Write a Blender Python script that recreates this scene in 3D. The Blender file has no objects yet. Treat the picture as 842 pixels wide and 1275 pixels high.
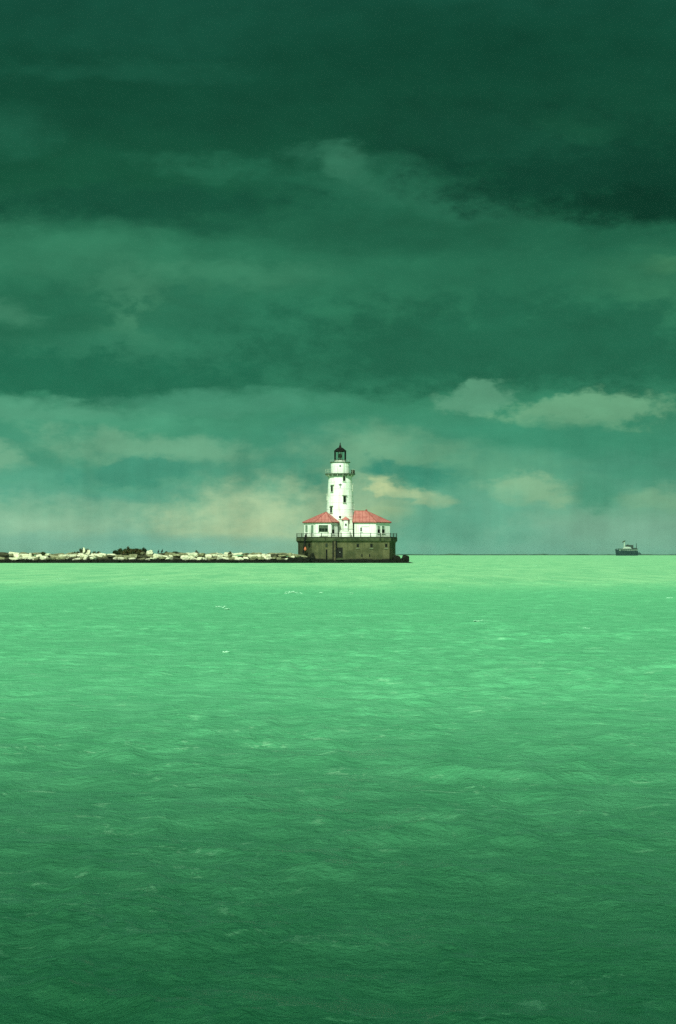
import bpy, bmesh, math, random
import numpy as np
from mathutils import Vector, Matrix, noise as mnoise

PI = math.pi
R = math.radians
random.seed(11)
scene = bpy.context.scene
C = scene.collection

# ------------------------------------------------------------------ camera
CAM_H = 2.04
FPX = 2479.0                      # focal length expressed in photo pixels
cam_d = bpy.data.cameras.new('camera')
cam = bpy.data.objects.new('camera', cam_d)
C.objects.link(cam)
cam.location = (0, 0, CAM_H)
cam.rotation_euler = (PI / 2, 0, 0)
cam_d.sensor_fit = 'VERTICAL'
cam_d.sensor_height = 36.0
cam_d.lens = 70.0
cam_d.shift_y = 52.5 / 1275
cam_d.clip_start = 0.1
cam_d.clip_end = 100000
scene.camera = cam


def X(px, D):
    return (px - 421.0) * D / FPX


def Z(py, D):
    return CAM_H + (690.0 - py) * D / FPX


def lin(r, g, b):
    f = lambda c: (c / 255 / 12.92) if c / 255 <= 0.04045 else ((c / 255 + 0.055) / 1.055) ** 2.4
    return (f(r), f(g), f(b))


# ------------------------------------------------------------------ node helper
class NT:
    def __init__(self, tree):
        self.t = tree
        self.n = tree.nodes
        self.l = tree.links

    def new(self, typ, **kw):
        nd = self.n.new(typ)
        for k, v in kw.items():
            setattr(nd, k, v)
        return nd

    def put(self, sock, v):
        if v is None:
            return
        if hasattr(v, 'is_output'):
            self.l.new(v, sock)
        else:
            if sock.type == 'RGBA' and len(v) == 3:
                v = (*v, 1)
            sock.default_value = v

    def m(self, op, a, b=None, c=None, clamp=False):
        nd = self.new('ShaderNodeMath', operation=op, use_clamp=clamp)
        self.put(nd.inputs[0], a); self.put(nd.inputs[1], b)
        if c is not None:
            self.put(nd.inputs[2], c)
        return nd.outputs[0]

    def v(self, op, a, b=None):
        nd = self.new('ShaderNodeVectorMath', operation=op)
        self.put(nd.inputs[0], a)
        if b is not None:
            self.put(nd.inputs[1], b)
        return nd.outputs[0]

    def noise(self, vec, scale, detail=4, rough=0.55, dist=0.0, col=False):
        nd = self.new('ShaderNodeTexNoise')
        self.put(nd.inputs['Vector'], vec)
        nd.inputs['Scale'].default_value = scale
        nd.inputs['Detail'].default_value = detail
        nd.inputs['Roughness'].default_value = rough
        nd.inputs['Distortion'].default_value = dist
        return nd.outputs['Color' if col else 'Fac']

    def rng(self, v, a, b, c=0.0, d=1.0, smooth=True):
        nd = self.new('ShaderNodeMapRange')
        nd.interpolation_type = 'SMOOTHSTEP' if smooth else 'LINEAR'
        nd.clamp = True
        self.put(nd.inputs[0], v)
        for i, q in enumerate((a, b, c, d)):
            self.put(nd.inputs[i + 1], q)
        return nd.outputs[0]

    def mix(self, f, a, b, blend='MIX'):
        nd = self.new('ShaderNodeMix', data_type='RGBA', blend_type=blend)
        self.put(nd.inputs[0], f); self.put(nd.inputs[6], a); self.put(nd.inputs[7], b)
        return nd.outputs[2]

    def mapping(self, vec, scale=(1, 1, 1), loc=(0, 0, 0), rot=(0, 0, 0), typ='POINT'):
        nd = self.new('ShaderNodeMapping', vector_type=typ)
        self.put(nd.inputs[0], vec)
        nd.inputs['Location'].default_value = loc
        nd.inputs['Rotation'].default_value = rot
        nd.inputs['Scale'].default_value = scale
        return nd.outputs[0]


def new_mat(name):
    m = bpy.data.materials.new(name)
    m.use_nodes = True
    t = NT(m.node_tree)
    b = m.node_tree.nodes['Principled BSDF']
    return m, t, b


def surf_mat(name, col, col2=None, scale=1.2, rough=0.7, streak=None, streak_amt=0.5, bump=0.0, bscale=8.0, metal=0.0, lo=0.42, hi=0.62):
    """painted / weathered surface: base colour broken by a second tone and vertical rain streaks"""
    m, t, b = new_mat(name)
    geo = t.new('ShaderNodeNewGeometry')
    pos = geo.outputs['Position']
    c = col
    if col2 is not None:
        n = t.noise(pos, scale, 5, 0.6)
        c = t.mix(t.rng(n, lo, hi), col, col2)
    if streak is not None:
        sv = t.mapping(pos, scale=(2.6, 2.6, 0.22))
        n2 = t.noise(sv, 1.0, 5, 0.6)
        f = t.m('MULTIPLY', t.rng(n2, 0.50, 0.72), streak_amt)
        c = t.mix(f, c, streak)
    t.put(b.inputs['Base Color'], c)
    b.inputs['Roughness'].default_value = rough
    b.inputs['Metallic'].default_value = metal
    b.inputs['Specular IOR Level'].default_value = 0.12 if max(col) < 0.1 else 0.35
    if bump:
        bn = t.new('ShaderNodeBump')
        bn.inputs['Strength'].default_value = bump
        bn.inputs['Distance'].default_value = 0.05
        t.put(bn.inputs['Height'], t.noise(pos, bscale, 5, 0.6))
        t.l.new(bn.outputs[0], b.inputs['Normal'])
    return m


M = {}
M['white'] = surf_mat('white_paint', (0.80, 0.81, 0.76), (0.71, 0.735, 0.67), 0.7, 0.55, (0.46, 0.41, 0.29), 0.65)
M['white_old'] = surf_mat('weathered_white_paint', (0.70, 0.73, 0.64), (0.56, 0.60, 0.49), 1.1, 0.65, (0.38, 0.38, 0.27), 0.5)
M['trim'] = surf_mat('grey_white_trim', (0.52, 0.56, 0.46), (0.36, 0.40, 0.31), 2.0, 0.6)
M['black'] = surf_mat('black_iron', (0.006, 0.006, 0.005), (0.014, 0.010, 0.008), 3.0, 0.45)
M['iron'] = surf_mat('dark_green_iron', (0.016, 0.026, 0.016), (0.035, 0.03, 0.018), 3.0, 0.55)
M['dark'] = surf_mat('dark_opening', (0.004, 0.005, 0.004), (0.009, 0.010, 0.008), 2.0, 0.8)
M['pane'] = surf_mat('window_glass_dark', (0.004, 0.010, 0.006), (0.010, 0.022, 0.014), 1.4, 0.12)
M['pane_pale'] = surf_mat('pale_window_blind', (0.20, 0.27, 0.20), (0.14, 0.20, 0.14), 1.4, 0.3)
M['door'] = surf_mat('black_door', (0.004, 0.004, 0.003), (0.010, 0.009, 0.006), 1.5, 0.6)
M['gallery_iron'] = surf_mat('weathered_gallery_iron', (0.10, 0.14, 0.09), (0.05, 0.07, 0.045), 3.0, 0.6)
M['pane_mid'] = surf_mat('dull_boarded_glass', (0.085, 0.115, 0.075), (0.03, 0.05, 0.03), 2.2, 0.3)
M['rope'] = surf_mat('rope', (0.05, 0.05, 0.03), (0.08, 0.07, 0.04), 6.0, 0.9)
M['orange'] = surf_mat('orange_plastic', (0.52, 0.13, 0.055), (0.40, 0.10, 0.05), 3.0, 0.5)
M['timber'] = surf_mat('wet_timber', (0.085, 0.07, 0.035), (0.045, 0.04, 0.022), 2.5, 0.8)
M['hull'] = surf_mat('dark_hull_paint', (0.006, 0.022, 0.024), (0.012, 0.032, 0.032), 0.3, 0.45)
M['boat_pale'] = surf_mat('boat_pale_paint', (0.13, 0.20, 0.155), (0.10, 0.16, 0.12), 0.4, 0.5)
M['boat_white'] = surf_mat('boat_white_canopy', (0.34, 0.42, 0.34), (0.27, 0.34, 0.27), 0.4, 0.6)
M['boat_dark'] = surf_mat('boat_dark_fitting', (0.018, 0.032, 0.026), (0.03, 0.045, 0.035), 0.6, 0.6)
M['flag'] = surf_mat('dark_flag', (0.035, 0.05, 0.03), (0.06, 0.06, 0.03), 2.0, 0.8)
M['feather'] = surf_mat('black_feather', (0.008, 0.014, 0.013), (0.018, 0.024, 0.02), 9.0, 0.5)
M['beak'] = surf_mat('bird_beak', (0.10, 0.08, 0.03), (0.14, 0.10, 0.03), 9.0, 0.5)


def roof_mat():
    m, t, b = new_mat('red_seamed_roof')
    geo = t.new('ShaderNodeNewGeometry')
    pos = geo.outputs['Position']
    n = t.noise(pos, 0.8, 5, 0.65)
    c = t.mix(t.rng(n, 0.38, 0.66), (0.53, 0.180, 0.158), (0.42, 0.120, 0.107))
    sv = t.mapping(pos, scale=(1.6, 0.25, 0.3))
    c = t.mix(t.m('MULTIPLY', t.rng(t.noise(sv, 1.0, 4, 0.6), 0.54, 0.7), 0.55), c, (0.34, 0.13, 0.09))
    t.put(b.inputs['Base Color'], c)
    b.inputs['Roughness'].default_value = 0.6
    return m


M['roof'] = roof_mat()
M['roof_edge'] = surf_mat('red_roof_edge', (0.30, 0.06, 0.05), (0.20, 0.06, 0.04), 1.2, 0.6)


def concrete_mat():
    m, t, b = new_mat('stained_concrete')
    geo = t.new('ShaderNodeNewGeometry')
    pos = geo.outputs['Position']
    sx = t.new('ShaderNodeSeparateXYZ'); t.l.new(pos, sx.inputs[0])
    n = t.noise(pos, 0.35, 6, 0.65)
    c = t.mix(t.rng(n, 0.38, 0.62), (0.112, 0.104, 0.049), (0.048, 0.052, 0.022))
    # pour lines
    fine = t.noise(pos, 3.0, 5, 0.7)
    c = t.mix(t.m('MULTIPLY', t.rng(fine, 0.42, 0.66), 0.6), c, (0.045, 0.05, 0.022))
    # rust and water streaks running down
    sv = t.mapping(pos, scale=(1.5, 1.5, 0.10))
    s = t.noise(sv, 1.0, 5, 0.65)
    c = t.mix(t.m('MULTIPLY', t.rng(s, 0.50, 0.66), 0.75), c, (0.045, 0.05, 0.022))
    sv2 = t.mapping(pos, scale=(0.9, 0.9, 0.08), loc=(7, 3, 1))
    s2 = t.noise(sv2, 1.0, 4, 0.6)
    c = t.mix(t.m('MULTIPLY', t.rng(s2, 0.56, 0.72), 0.6), c, (0.22, 0.20, 0.10))
    # black weed line: stays near the water, ragged; the whole left corner is mixed darker
    zz = t.m('ADD', sx.outputs[2], t.m('MULTIPLY', t.m('SUBTRACT', n, 0.5), 1.2))
    c = t.mix(t.rng(zz, 0.75, 1.15, 1.0, 0.0), c, (0.006, 0.007, 0.004))
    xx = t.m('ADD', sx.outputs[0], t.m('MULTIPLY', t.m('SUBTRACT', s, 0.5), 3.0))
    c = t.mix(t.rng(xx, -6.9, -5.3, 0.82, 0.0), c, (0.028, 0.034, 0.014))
    t.put(b.inputs['Base Color'], c)
    b.inputs['Roughness'].default_value = 0.85
    b.inputs['Specular IOR Level'].default_value = 0.15
    bn = t.new('ShaderNodeBump'); bn.inputs['Strength'].default_value = 0.5; bn.inputs['Distance'].default_value = 0.08
    t.put(bn.inputs['Height'], fine); t.l.new(bn.outputs[0], b.inputs['Normal'])
    return m


M['concrete'] = concrete_mat()
M['lip'] = surf_mat('deck_lip_concrete', (0.062, 0.074, 0.036), (0.030, 0.040, 0.018), 0.9, 0.85, (0.012, 0.018, 0.008), 0.8)
M['deck'] = surf_mat('deck_concrete', (0.20, 0.20, 0.13), (0.13, 0.13, 0.08), 0.8, 0.85)
M['sill_pale'] = surf_mat('pale_stone_sill', (0.13, 0.15, 0.085), (0.09, 0.105, 0.055), 2.0, 0.8)


def rock_mat(name, a, b_, wet=0.82):
    m, t, b = new_mat(name)
    geo = t.new('ShaderNodeNewGeometry')
    pos = geo.outputs['Position']
    sx = t.new('ShaderNodeSeparateXYZ'); t.l.new(pos, sx.inputs[0])
    oi = t.new('ShaderNodeObjectInfo')
    n = t.noise(pos, 1.1, 6, 0.7)
    c = t.mix(t.rng(n, 0.36, 0.64), a, b_)
    c = t.mix(t.m('MULTIPLY', oi.outputs['Random'], 0.35), c, tuple(q * 0.5 for q in b_))
    n2 = t.noise(pos, 4.5, 5, 0.7)
    c = t.mix(t.m('MULTIPLY', t.rng(n2, 0.50, 0.70), 0.75), c, (0.05, 0.045, 0.025))
    zz = t.m('ADD', sx.outputs[2], t.m('MULTIPLY', t.m('SUBTRACT', n, 0.5), 1.6))
    c = t.mix(t.rng(zz, wet - 0.28, wet + 0.2, 1.0, 0.0), c, (0.006, 0.007, 0.004))
    t.put(b.inputs['Base Color'], c)
    b.inputs['Roughness'].default_value = 0.85
    b.inputs['Specular IOR Level'].default_value = 0.1
    bn = t.new('ShaderNodeBump'); bn.inputs['Strength'].default_value = 0.7; bn.inputs['Distance'].default_value = 0.1
    t.put(bn.inputs['Height'], n2); t.l.new(bn.outputs[0], b.inputs['Normal'])
    return m


M['rock_pale'] = rock_mat('pale_limestone', (0.84, 0.80, 0.60), (0.62, 0.60, 0.42))
M['rock_grey'] = rock_mat('grey_brown_stone', (0.33, 0.32, 0.19), (0.17, 0.17, 0.09))
M['rock_wet'] = rock_mat('wet_dark_stone', (0.09, 0.09, 0.05), (0.05, 0.05, 0.028), 0.9)
M['rock_black'] = rock_mat('black_weedy_stone', (0.010, 0.012, 0.007), (0.006, 0.007, 0.004), 1.2)
M['leaf'] = surf_mat('shrub_leaf', (0.045, 0.065, 0.018), (0.085, 0.062, 0.022), 1.3, 0.7)
M['leaf_dark'] = surf_mat('dark_shrub_leaf', (0.018, 0.036, 0.012), (0.04, 0.042, 0.015), 1.3, 0.7)
M['stem'] = surf_mat('shrub_stem', (0.05, 0.04, 0.02), (0.03, 0.025, 0.015), 5, 0.9)


def glass_mat():
    m, t, b = new_mat('lantern_glass')
    out = m.node_tree.nodes['Material Output']
    tr = t.new('ShaderNodeBsdfTransparent'); tr.inputs[0].default_value = (0.78, 0.90, 0.84, 1)
    gl = t.new('ShaderNodeBsdfGlossy'); gl.inputs['Roughness'].default_value = 0.03
    fr = t.new('ShaderNodeFresnel'); fr.inputs[0].default_value = 1.45
    mx = t.new('ShaderNodeMixShader')
    t.l.new(fr.outputs[0], mx.inputs[0]); t.l.new(tr.outputs[0], mx.inputs[1]); t.l.new(gl.outputs[0], mx.inputs[2])
    t.l.new(mx.outputs[0], out.inputs[0])
    return m


M['glass'] = glass_mat()

# ------------------------------------------------------------------ object helpers


def obj(name, bm, mat, parent=None, smooth=False):
    me = bpy.data.meshes.new(name)
    bmesh.ops.recalc_face_normals(bm, faces=bm.faces)
    bm.to_mesh(me); bm.free()
    me.materials.append(M[mat] if isinstance(mat, str) else mat)
    if smooth:
        for p in me.polygons:
            p.use_smooth = True
    o = bpy.data.objects.new(name, me)
    C.objects.link(o)
    if parent is not None:
        o.parent = parent
        if parent.type == 'EMPTY':                # parts are modelled in world space
            o.matrix_parent_inverse = Matrix.Translation(-Vector(parent.location))
        else:
            p = parent.parent
            o.matrix_parent_inverse = Matrix.Identity(4)
    return o


def thing(name, label, cat, loc=(0, 0, 0), group=None):
    o = bpy.data.objects.new(name, None)
    C.objects.link(o)
    o.empty_display_size = 0.5
    o.location = loc
    tag(o, label, cat, group)
    return o


def tag(o, label=None, cat=None, group=None, kind=None):
    if label: o['label'] = label
    if cat: o['category'] = cat
    if group: o['group'] = group
    if kind: o['kind'] = kind
    return o


def add_box(bm, c, s, rz=0.0, ry=0.0):
    mt = Matrix.Translation(c) @ Matrix.Rotation(rz, 4, 'Z') @ Matrix.Rotation(ry, 4, 'Y') @ Matrix.Diagonal((s[0], s[1], s[2], 1))
    return bmesh.ops.create_cube(bm, size=1.0, matrix=mt)


def add_tube(bm, p0, p1, r0, r1=None, seg=8):
    p0, p1 = Vector(p0), Vector(p1)
    d = p1 - p0
    q = d.to_track_quat('Z', 'Y').to_matrix().to_4x4()
    mt = Matrix.Translation((p0 + p1) / 2) @ q
    bmesh.ops.create_cone(bm, cap_ends=True, segments=seg, radius1=r0, radius2=r0 if r1 is None else r1, depth=d.length, matrix=mt)


def add_lathe(bm, cx, cy, prof, seg=32, phase=0.0):
    rings = []
    for r, z in prof:
        if r < 1e-5:
            rings.append([bm.verts.new((cx, cy, z))])
        else:
            rings.append([bm.verts.new((cx + r * math.sin(phase + 2 * PI * i / seg), cy - r * math.cos(phase + 2 * PI * i / seg), z)) for i in range(seg)])
    for a, b in zip(rings[:-1], rings[1:]):
        for i in range(seg):
            j = (i + 1) % seg
            if len(a) == 1 and len(b) == 1:
                continue
            if len(a) == 1:
                bm.faces.new((a[0], b[i], b[j]))
            elif len(b) == 1:
                bm.faces.new((a[i], a[j], b[0]))
            else:
                bm.faces.new((a[i], a[j], b[j], b[i]))
    if len(rings[0]) > 1:
        bm.faces.new(rings[0][::-1])
    if len(rings[-1]) > 1:
        bm.faces.new(rings[-1])


def add_prism(bm, poly, z0, z1, poly_top=None):
    b = [bm.verts.new((x, y, z0)) for x, y in poly]
    t = [bm.verts.new((x, y, z1)) for x, y in (poly_top or poly)]
    n = len(poly)
    for i in range(n):
        bm.faces.new((b[i], b[(i + 1) % n], t[(i + 1) % n], t[i]))
    bm.faces.new(b[::-1]); bm.faces.new(t)


def offset_poly(poly, d):
    """push a convex anticlockwise outline outwards by d"""
    n = len(poly); out = []
    ar = sum(poly[i][0] * poly[(i + 1) % n][1] - poly[(i + 1) % n][0] * poly[i][1] for i in range(n))
    sg = 1 if ar > 0 else -1
    for i in range(n):
        p0, p1, p2 = Vector(poly[i - 1]), Vector(poly[i]), Vector(poly[(i + 1) % n])
        e1 = (p1 - p0).normalized(); e2 = (p2 - p1).normalized()
        n1 = Vector((e1.y, -e1.x)) * sg; n2 = Vector((e2.y, -e2.x)) * sg
        bis = (n1 + n2).normalized()
        k = d / max(0.3, bis.dot(n1))
        out.append((p1.x + bis.x * k, p1.y + bis.y * k))
    return out


def wall_window(parent, name, p, ang, w, h, pane='pane', lower=None, mullions=1, sill=True, fr=0.10, proud=0.06, frame_mat='trim'):
    """window standing proud of a wall; p = centre on wall, ang = rotation of the outward normal from -Y about Z"""
    mt = Matrix.Translation(p) @ Matrix.Rotation(ang, 4, 'Z')

    def bx(bm, c, s):
        bmesh.ops.create_cube(bm, size=1.0, matrix=mt @ Matrix.Translation(c) @ Matrix.Diagonal((s[0], s[1], s[2], 1)))
    bm = bmesh.new()
    bx(bm, (0, -proud / 2 + 0.02, h / 2 + fr / 2), (w + 2 * fr, proud + 0.04, fr))
    bx(bm, (0, -proud / 2 + 0.02, -h / 2 - fr / 2), (w + 2 * fr, proud + 0.04, fr))
    for s in (-1, 1):
        bx(bm, (s * (w / 2 + fr / 2), -proud / 2 + 0.02, 0), (fr, proud + 0.04, h))
    for k in range(1, mullions):
        bx(bm, (-w / 2 + w * k / mullions, -proud / 2 + 0.015, 0), (0.06, proud + 0.01, h - 0.006))
    win = obj(name, bm, frame_mat, parent)
    bm = bmesh.new()
    bx(bm, (0, -0.012, 0), (w - 0.006, 0.02, h - 0.006))
    obj('pane', bm, pane, win)
    if lower:
        bm = bmesh.new()
        bx(bm, (0, -0.03, -h / 4), (w - 0.01, 0.016, h / 2 - 0.01))
        obj('lower_sash', bm, lower, win)
    if sill:
        bm = bmesh.new()
        bx(bm, (0, -proud / 2 - 0.05, -h / 2 - fr - 0.05), (w + 2 * fr + 0.15, proud + 0.14, 0.09))
        obj('sill', bm, frame_mat, win)
    return win


# ================================================================== SETTING
# ------------------------------------------------------------------ water
def build_water():
    f = 1991.0
    v = np.concatenate([np.arange(540, 60, -1.0), np.arange(60, 2.0, -0.5)])
    ys = CAM_H * f / v
    near = ys[ys < 16.0]
    ys = np.concatenate([near, np.arange(16.0, 60, 0.10), np.arange(60, 150, 0.22), ys[ys > 150]])
    ys = np.concatenate([[-640, -400, -150, -40, -12, -4, 0, 2.5, 4.5, 6, 7], ys, [2600, 3400, 5000, 7000, 9000]])
    ys = np.unique(ys)
    tt = np.concatenate([[-9, -3, -1.2, -0.7, -0.45, -0.35, -0.3], np.linspace(-0.26, 0.26, 820), [0.3, 0.35, 0.45, 0.7, 1.2, 3, 9]])
    T, Y = np.meshgrid(tt, ys)
    W = np.maximum(np.abs(Y), 7.5)
    Xg = np.clip(T * W, -4400, 4400)
    dy = np.maximum(np.gradient(ys), 0.015)[:, None] * np.ones_like(T)
    dy = np.maximum(dy, W * 0.00065)
    inner = (np.abs(T) < 0.27) * (Y > 7)
    rng = np.random.default_rng(5)
    Zg = np.zeros_like(Y); Xd = np.zeros_like(Y); Yd = np.zeros_like(Y)
    main = math.radians(-104)      # running towards the lens and a little to the left
    # patchy gusts so that crests come in groups
    gust = 1.0 + 0.45 * np.sin(Xg * 0.31 + Y * 0.17 + 1.3) * np.sin(Y * 0.23 - Xg * 0.11) + 0.25 * np.sin(Xg * 0.9 - Y * 0.5 + 2.0)
    lam_list = []
    for lam in np.geomspace(0.11, 5.0, 96):
        k = 2 * math.pi / lam
        spread = 1.0 if lam < 0.8 else (0.8 if lam < 2.5 else 0.5)
        th = main + rng.normal(0, spread)
        a = 0.0078 * lam ** 0.80 if lam < 1.2 else 0.0078 * 1.2 ** 0.80 * (1.2 / lam) ** 0.60
        a *= 0.7 + 0.6 * rng.random()
        a *= 0.47
        ph = rng.random() * 6.283
        att = np.clip((lam / dy - 2.0) / 3.0, 0, 1) * inner
        arg = k * (Xg * math.cos(th) + Y * math.sin(th)) + ph
        g = gust if lam < 2.0 else 1.0
        s, c = np.sin(arg), np.cos(arg)
        Zg += a * att * g * c
        Xd -= a * att * g * s * math.cos(th) * 0.85
        Yd -= a * att * g * s * math.sin(th) * 0.85
    Xo = Xg + Xd; Yo = Y + Yd
    co = np.stack([Xo, Yo, Zg], -1).reshape(-1, 3).astype(np.float32)
    nr, nc = Y.shape
    i = np.arange(nr - 1)[:, None] * nc + np.arange(nc - 1)[None, :]
    q = np.stack([i, i + 1, i + nc + 1, i + nc], -1).reshape(-1, 4)
    me = bpy.data.meshes.new('water')
    me.vertices.add(len(co)); me.vertices.foreach_set('co', co.ravel())
    me.loops.add(q.size); me.loops.foreach_set('vertex_index', q.ravel().astype(np.int32))
    me.polygons.add(len(q))
    me.polygons.foreach_set('loop_start', (np.arange(len(q)) * 4).astype(np.int32))
    me.polygons.foreach_set('use_smooth', np.ones(len(q), bool))
    me.update(); me.validate()
    o = bpy.data.objects.new('water', me); C.objects.link(o)
    o['kind'] = 'structure'
    return o


def water_mat():
    m, t, b = new_mat('turbid_lake_water')
    geo = t.new('ShaderNodeNewGeometry')
    pos = geo.outputs['Position']
    sx = t.new('ShaderNodeSeparateXYZ'); t.l.new(pos, sx.inputs[0])
    # paler, yellower water colour further out, with a slightly wavy edge
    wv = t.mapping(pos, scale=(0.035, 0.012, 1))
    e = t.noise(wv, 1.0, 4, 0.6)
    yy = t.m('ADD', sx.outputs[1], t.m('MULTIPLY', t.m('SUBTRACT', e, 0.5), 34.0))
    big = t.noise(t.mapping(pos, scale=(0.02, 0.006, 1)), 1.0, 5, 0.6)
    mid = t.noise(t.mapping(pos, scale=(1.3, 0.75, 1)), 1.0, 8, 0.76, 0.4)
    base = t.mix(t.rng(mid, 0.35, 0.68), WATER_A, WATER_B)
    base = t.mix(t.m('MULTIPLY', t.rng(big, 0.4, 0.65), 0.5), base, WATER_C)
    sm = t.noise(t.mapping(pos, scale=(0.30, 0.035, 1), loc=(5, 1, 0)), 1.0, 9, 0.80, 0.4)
    base = t.mix(t.rng(yy, 98, 158), base, t.mix(t.rng(sm, 0.40, 0.60), SILT, FAR_TONE_B))
    # sky glints on the wavelets, painted into the water colour as pale streaks
    glint_n = t.noise(t.mapping(pos, scale=(3.2, 3.8, 1), rot=(0, 0, 0.25)), 1.0, 8, 0.70, 0.8)
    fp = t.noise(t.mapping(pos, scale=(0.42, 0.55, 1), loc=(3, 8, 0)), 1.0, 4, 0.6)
    glint_f = t.m('MULTIPLY', t.rng(glint_n, 0.565, 0.64), t.rng(fp, 0.48, 0.58))
    base = t.mix(t.m('MULTIPLY', glint_f, t.rng(sx.outputs[1], 16, 30, 0.85, 0.45)), base, (0.36, 0.76, 0.45))
    # painted glint flecks further out, where wave faces catch light
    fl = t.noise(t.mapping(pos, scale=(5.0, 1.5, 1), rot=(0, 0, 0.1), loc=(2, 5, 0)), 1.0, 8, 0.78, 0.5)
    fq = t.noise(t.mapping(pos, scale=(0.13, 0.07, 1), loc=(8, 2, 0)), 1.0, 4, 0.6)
    glint_far = t.m('MULTIPLY', t.rng(fl, 0.58, 0.72), t.rng(fq, 0.42, 0.62, 0.25, 1.0))
    base = t.mix(t.m('MULTIPLY', glint_far, 0.42), base, (0.40, 0.76, 0.47))
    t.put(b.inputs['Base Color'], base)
    t.put(b.inputs['Roughness'], t.rng(sx.outputs[1], 6.0, 130.0, 0.22, 0.62, False))
    b.inputs['IOR'].default_value = 1.333
    # wavelets
    n1 = t.noise(t.mapping(pos, scale=(10.0, 12.0, 1), rot=(0, 0, 0.5)), 1.0, 6, 0.66, 0.5)
    n1b = t.noise(t.mapping(pos, scale=(7.0, 10.0, 1), rot=(0, 0, -0.45), loc=(4, 9, 0)), 1.0, 5, 0.66, 0.5)
    nm = t.noise(t.mapping(pos, scale=(2.6, 2.4, 1), rot=(0, 0, 0.1), loc=(1, 6, 0)), 1.0, 6, 0.66, 0.5)
    n2 = t.noise(t.mapping(pos, scale=(1.7, 1.9, 1), rot=(0, 0, 0.3)), 1.0, 7, 0.70, 0.5)
    n3 = t.noise(t.mapping(pos, scale=(0.5, 0.4, 1)), 1.0, 7, 0.70, 0.4)
    h = t.m('ADD', t.m('MULTIPLY', t.m('ADD', n1, n1b), 0.019), t.m('MULTIPLY', n2, 0.075))
    h = t.m('ADD', h, t.m('MULTIPLY', nm, 0.048))
    h = t.m('ADD', h, t.m('MULTIPLY', n3, 0.20))
    bn = t.new('ShaderNodeBump')
    bn.inputs['Strength'].default_value = 0.75
    bn.inputs['Distance'].default_value = 1.0
    t.put(bn.inputs['Height'], h)
    t.l.new(bn.outputs[0], b.inputs['Normal'])
    return m


WATER_A = (0.112, 0.440, 0.215)
WATER_B = (0.155, 0.520, 0.270)
WATER_C = (0.150, 0.53, 0.250)
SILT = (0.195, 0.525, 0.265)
FAR_TONE_B = (0.310, 0.650, 0.335)
water = build_water()
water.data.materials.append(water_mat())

# ------------------------------------------------------------------ sun, sky
SUN_AZ = -14.0        # degrees to the left of straight behind the camera
SUN_EL = 40.0
to_sun = Vector((math.sin(R(SUN_AZ)) * math.cos(R(SUN_EL)), -math.cos(R(SUN_AZ)) * math.cos(R(SUN_EL)), math.sin(R(SUN_EL))))
sl = bpy.data.lights.new('sun', 'SUN')
sl.energy = 4.0
sl.angle = R(0.33)
sl.color = (0.86, 1.0, 0.80)
sun = bpy.data.objects.new('sun', sl); C.objects.link(sun)
sun.rotation_euler = to_sun.to_track_quat('Z', 'Y').to_euler()
sun.location = to_sun * 60

EXPO = 0.45


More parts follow.
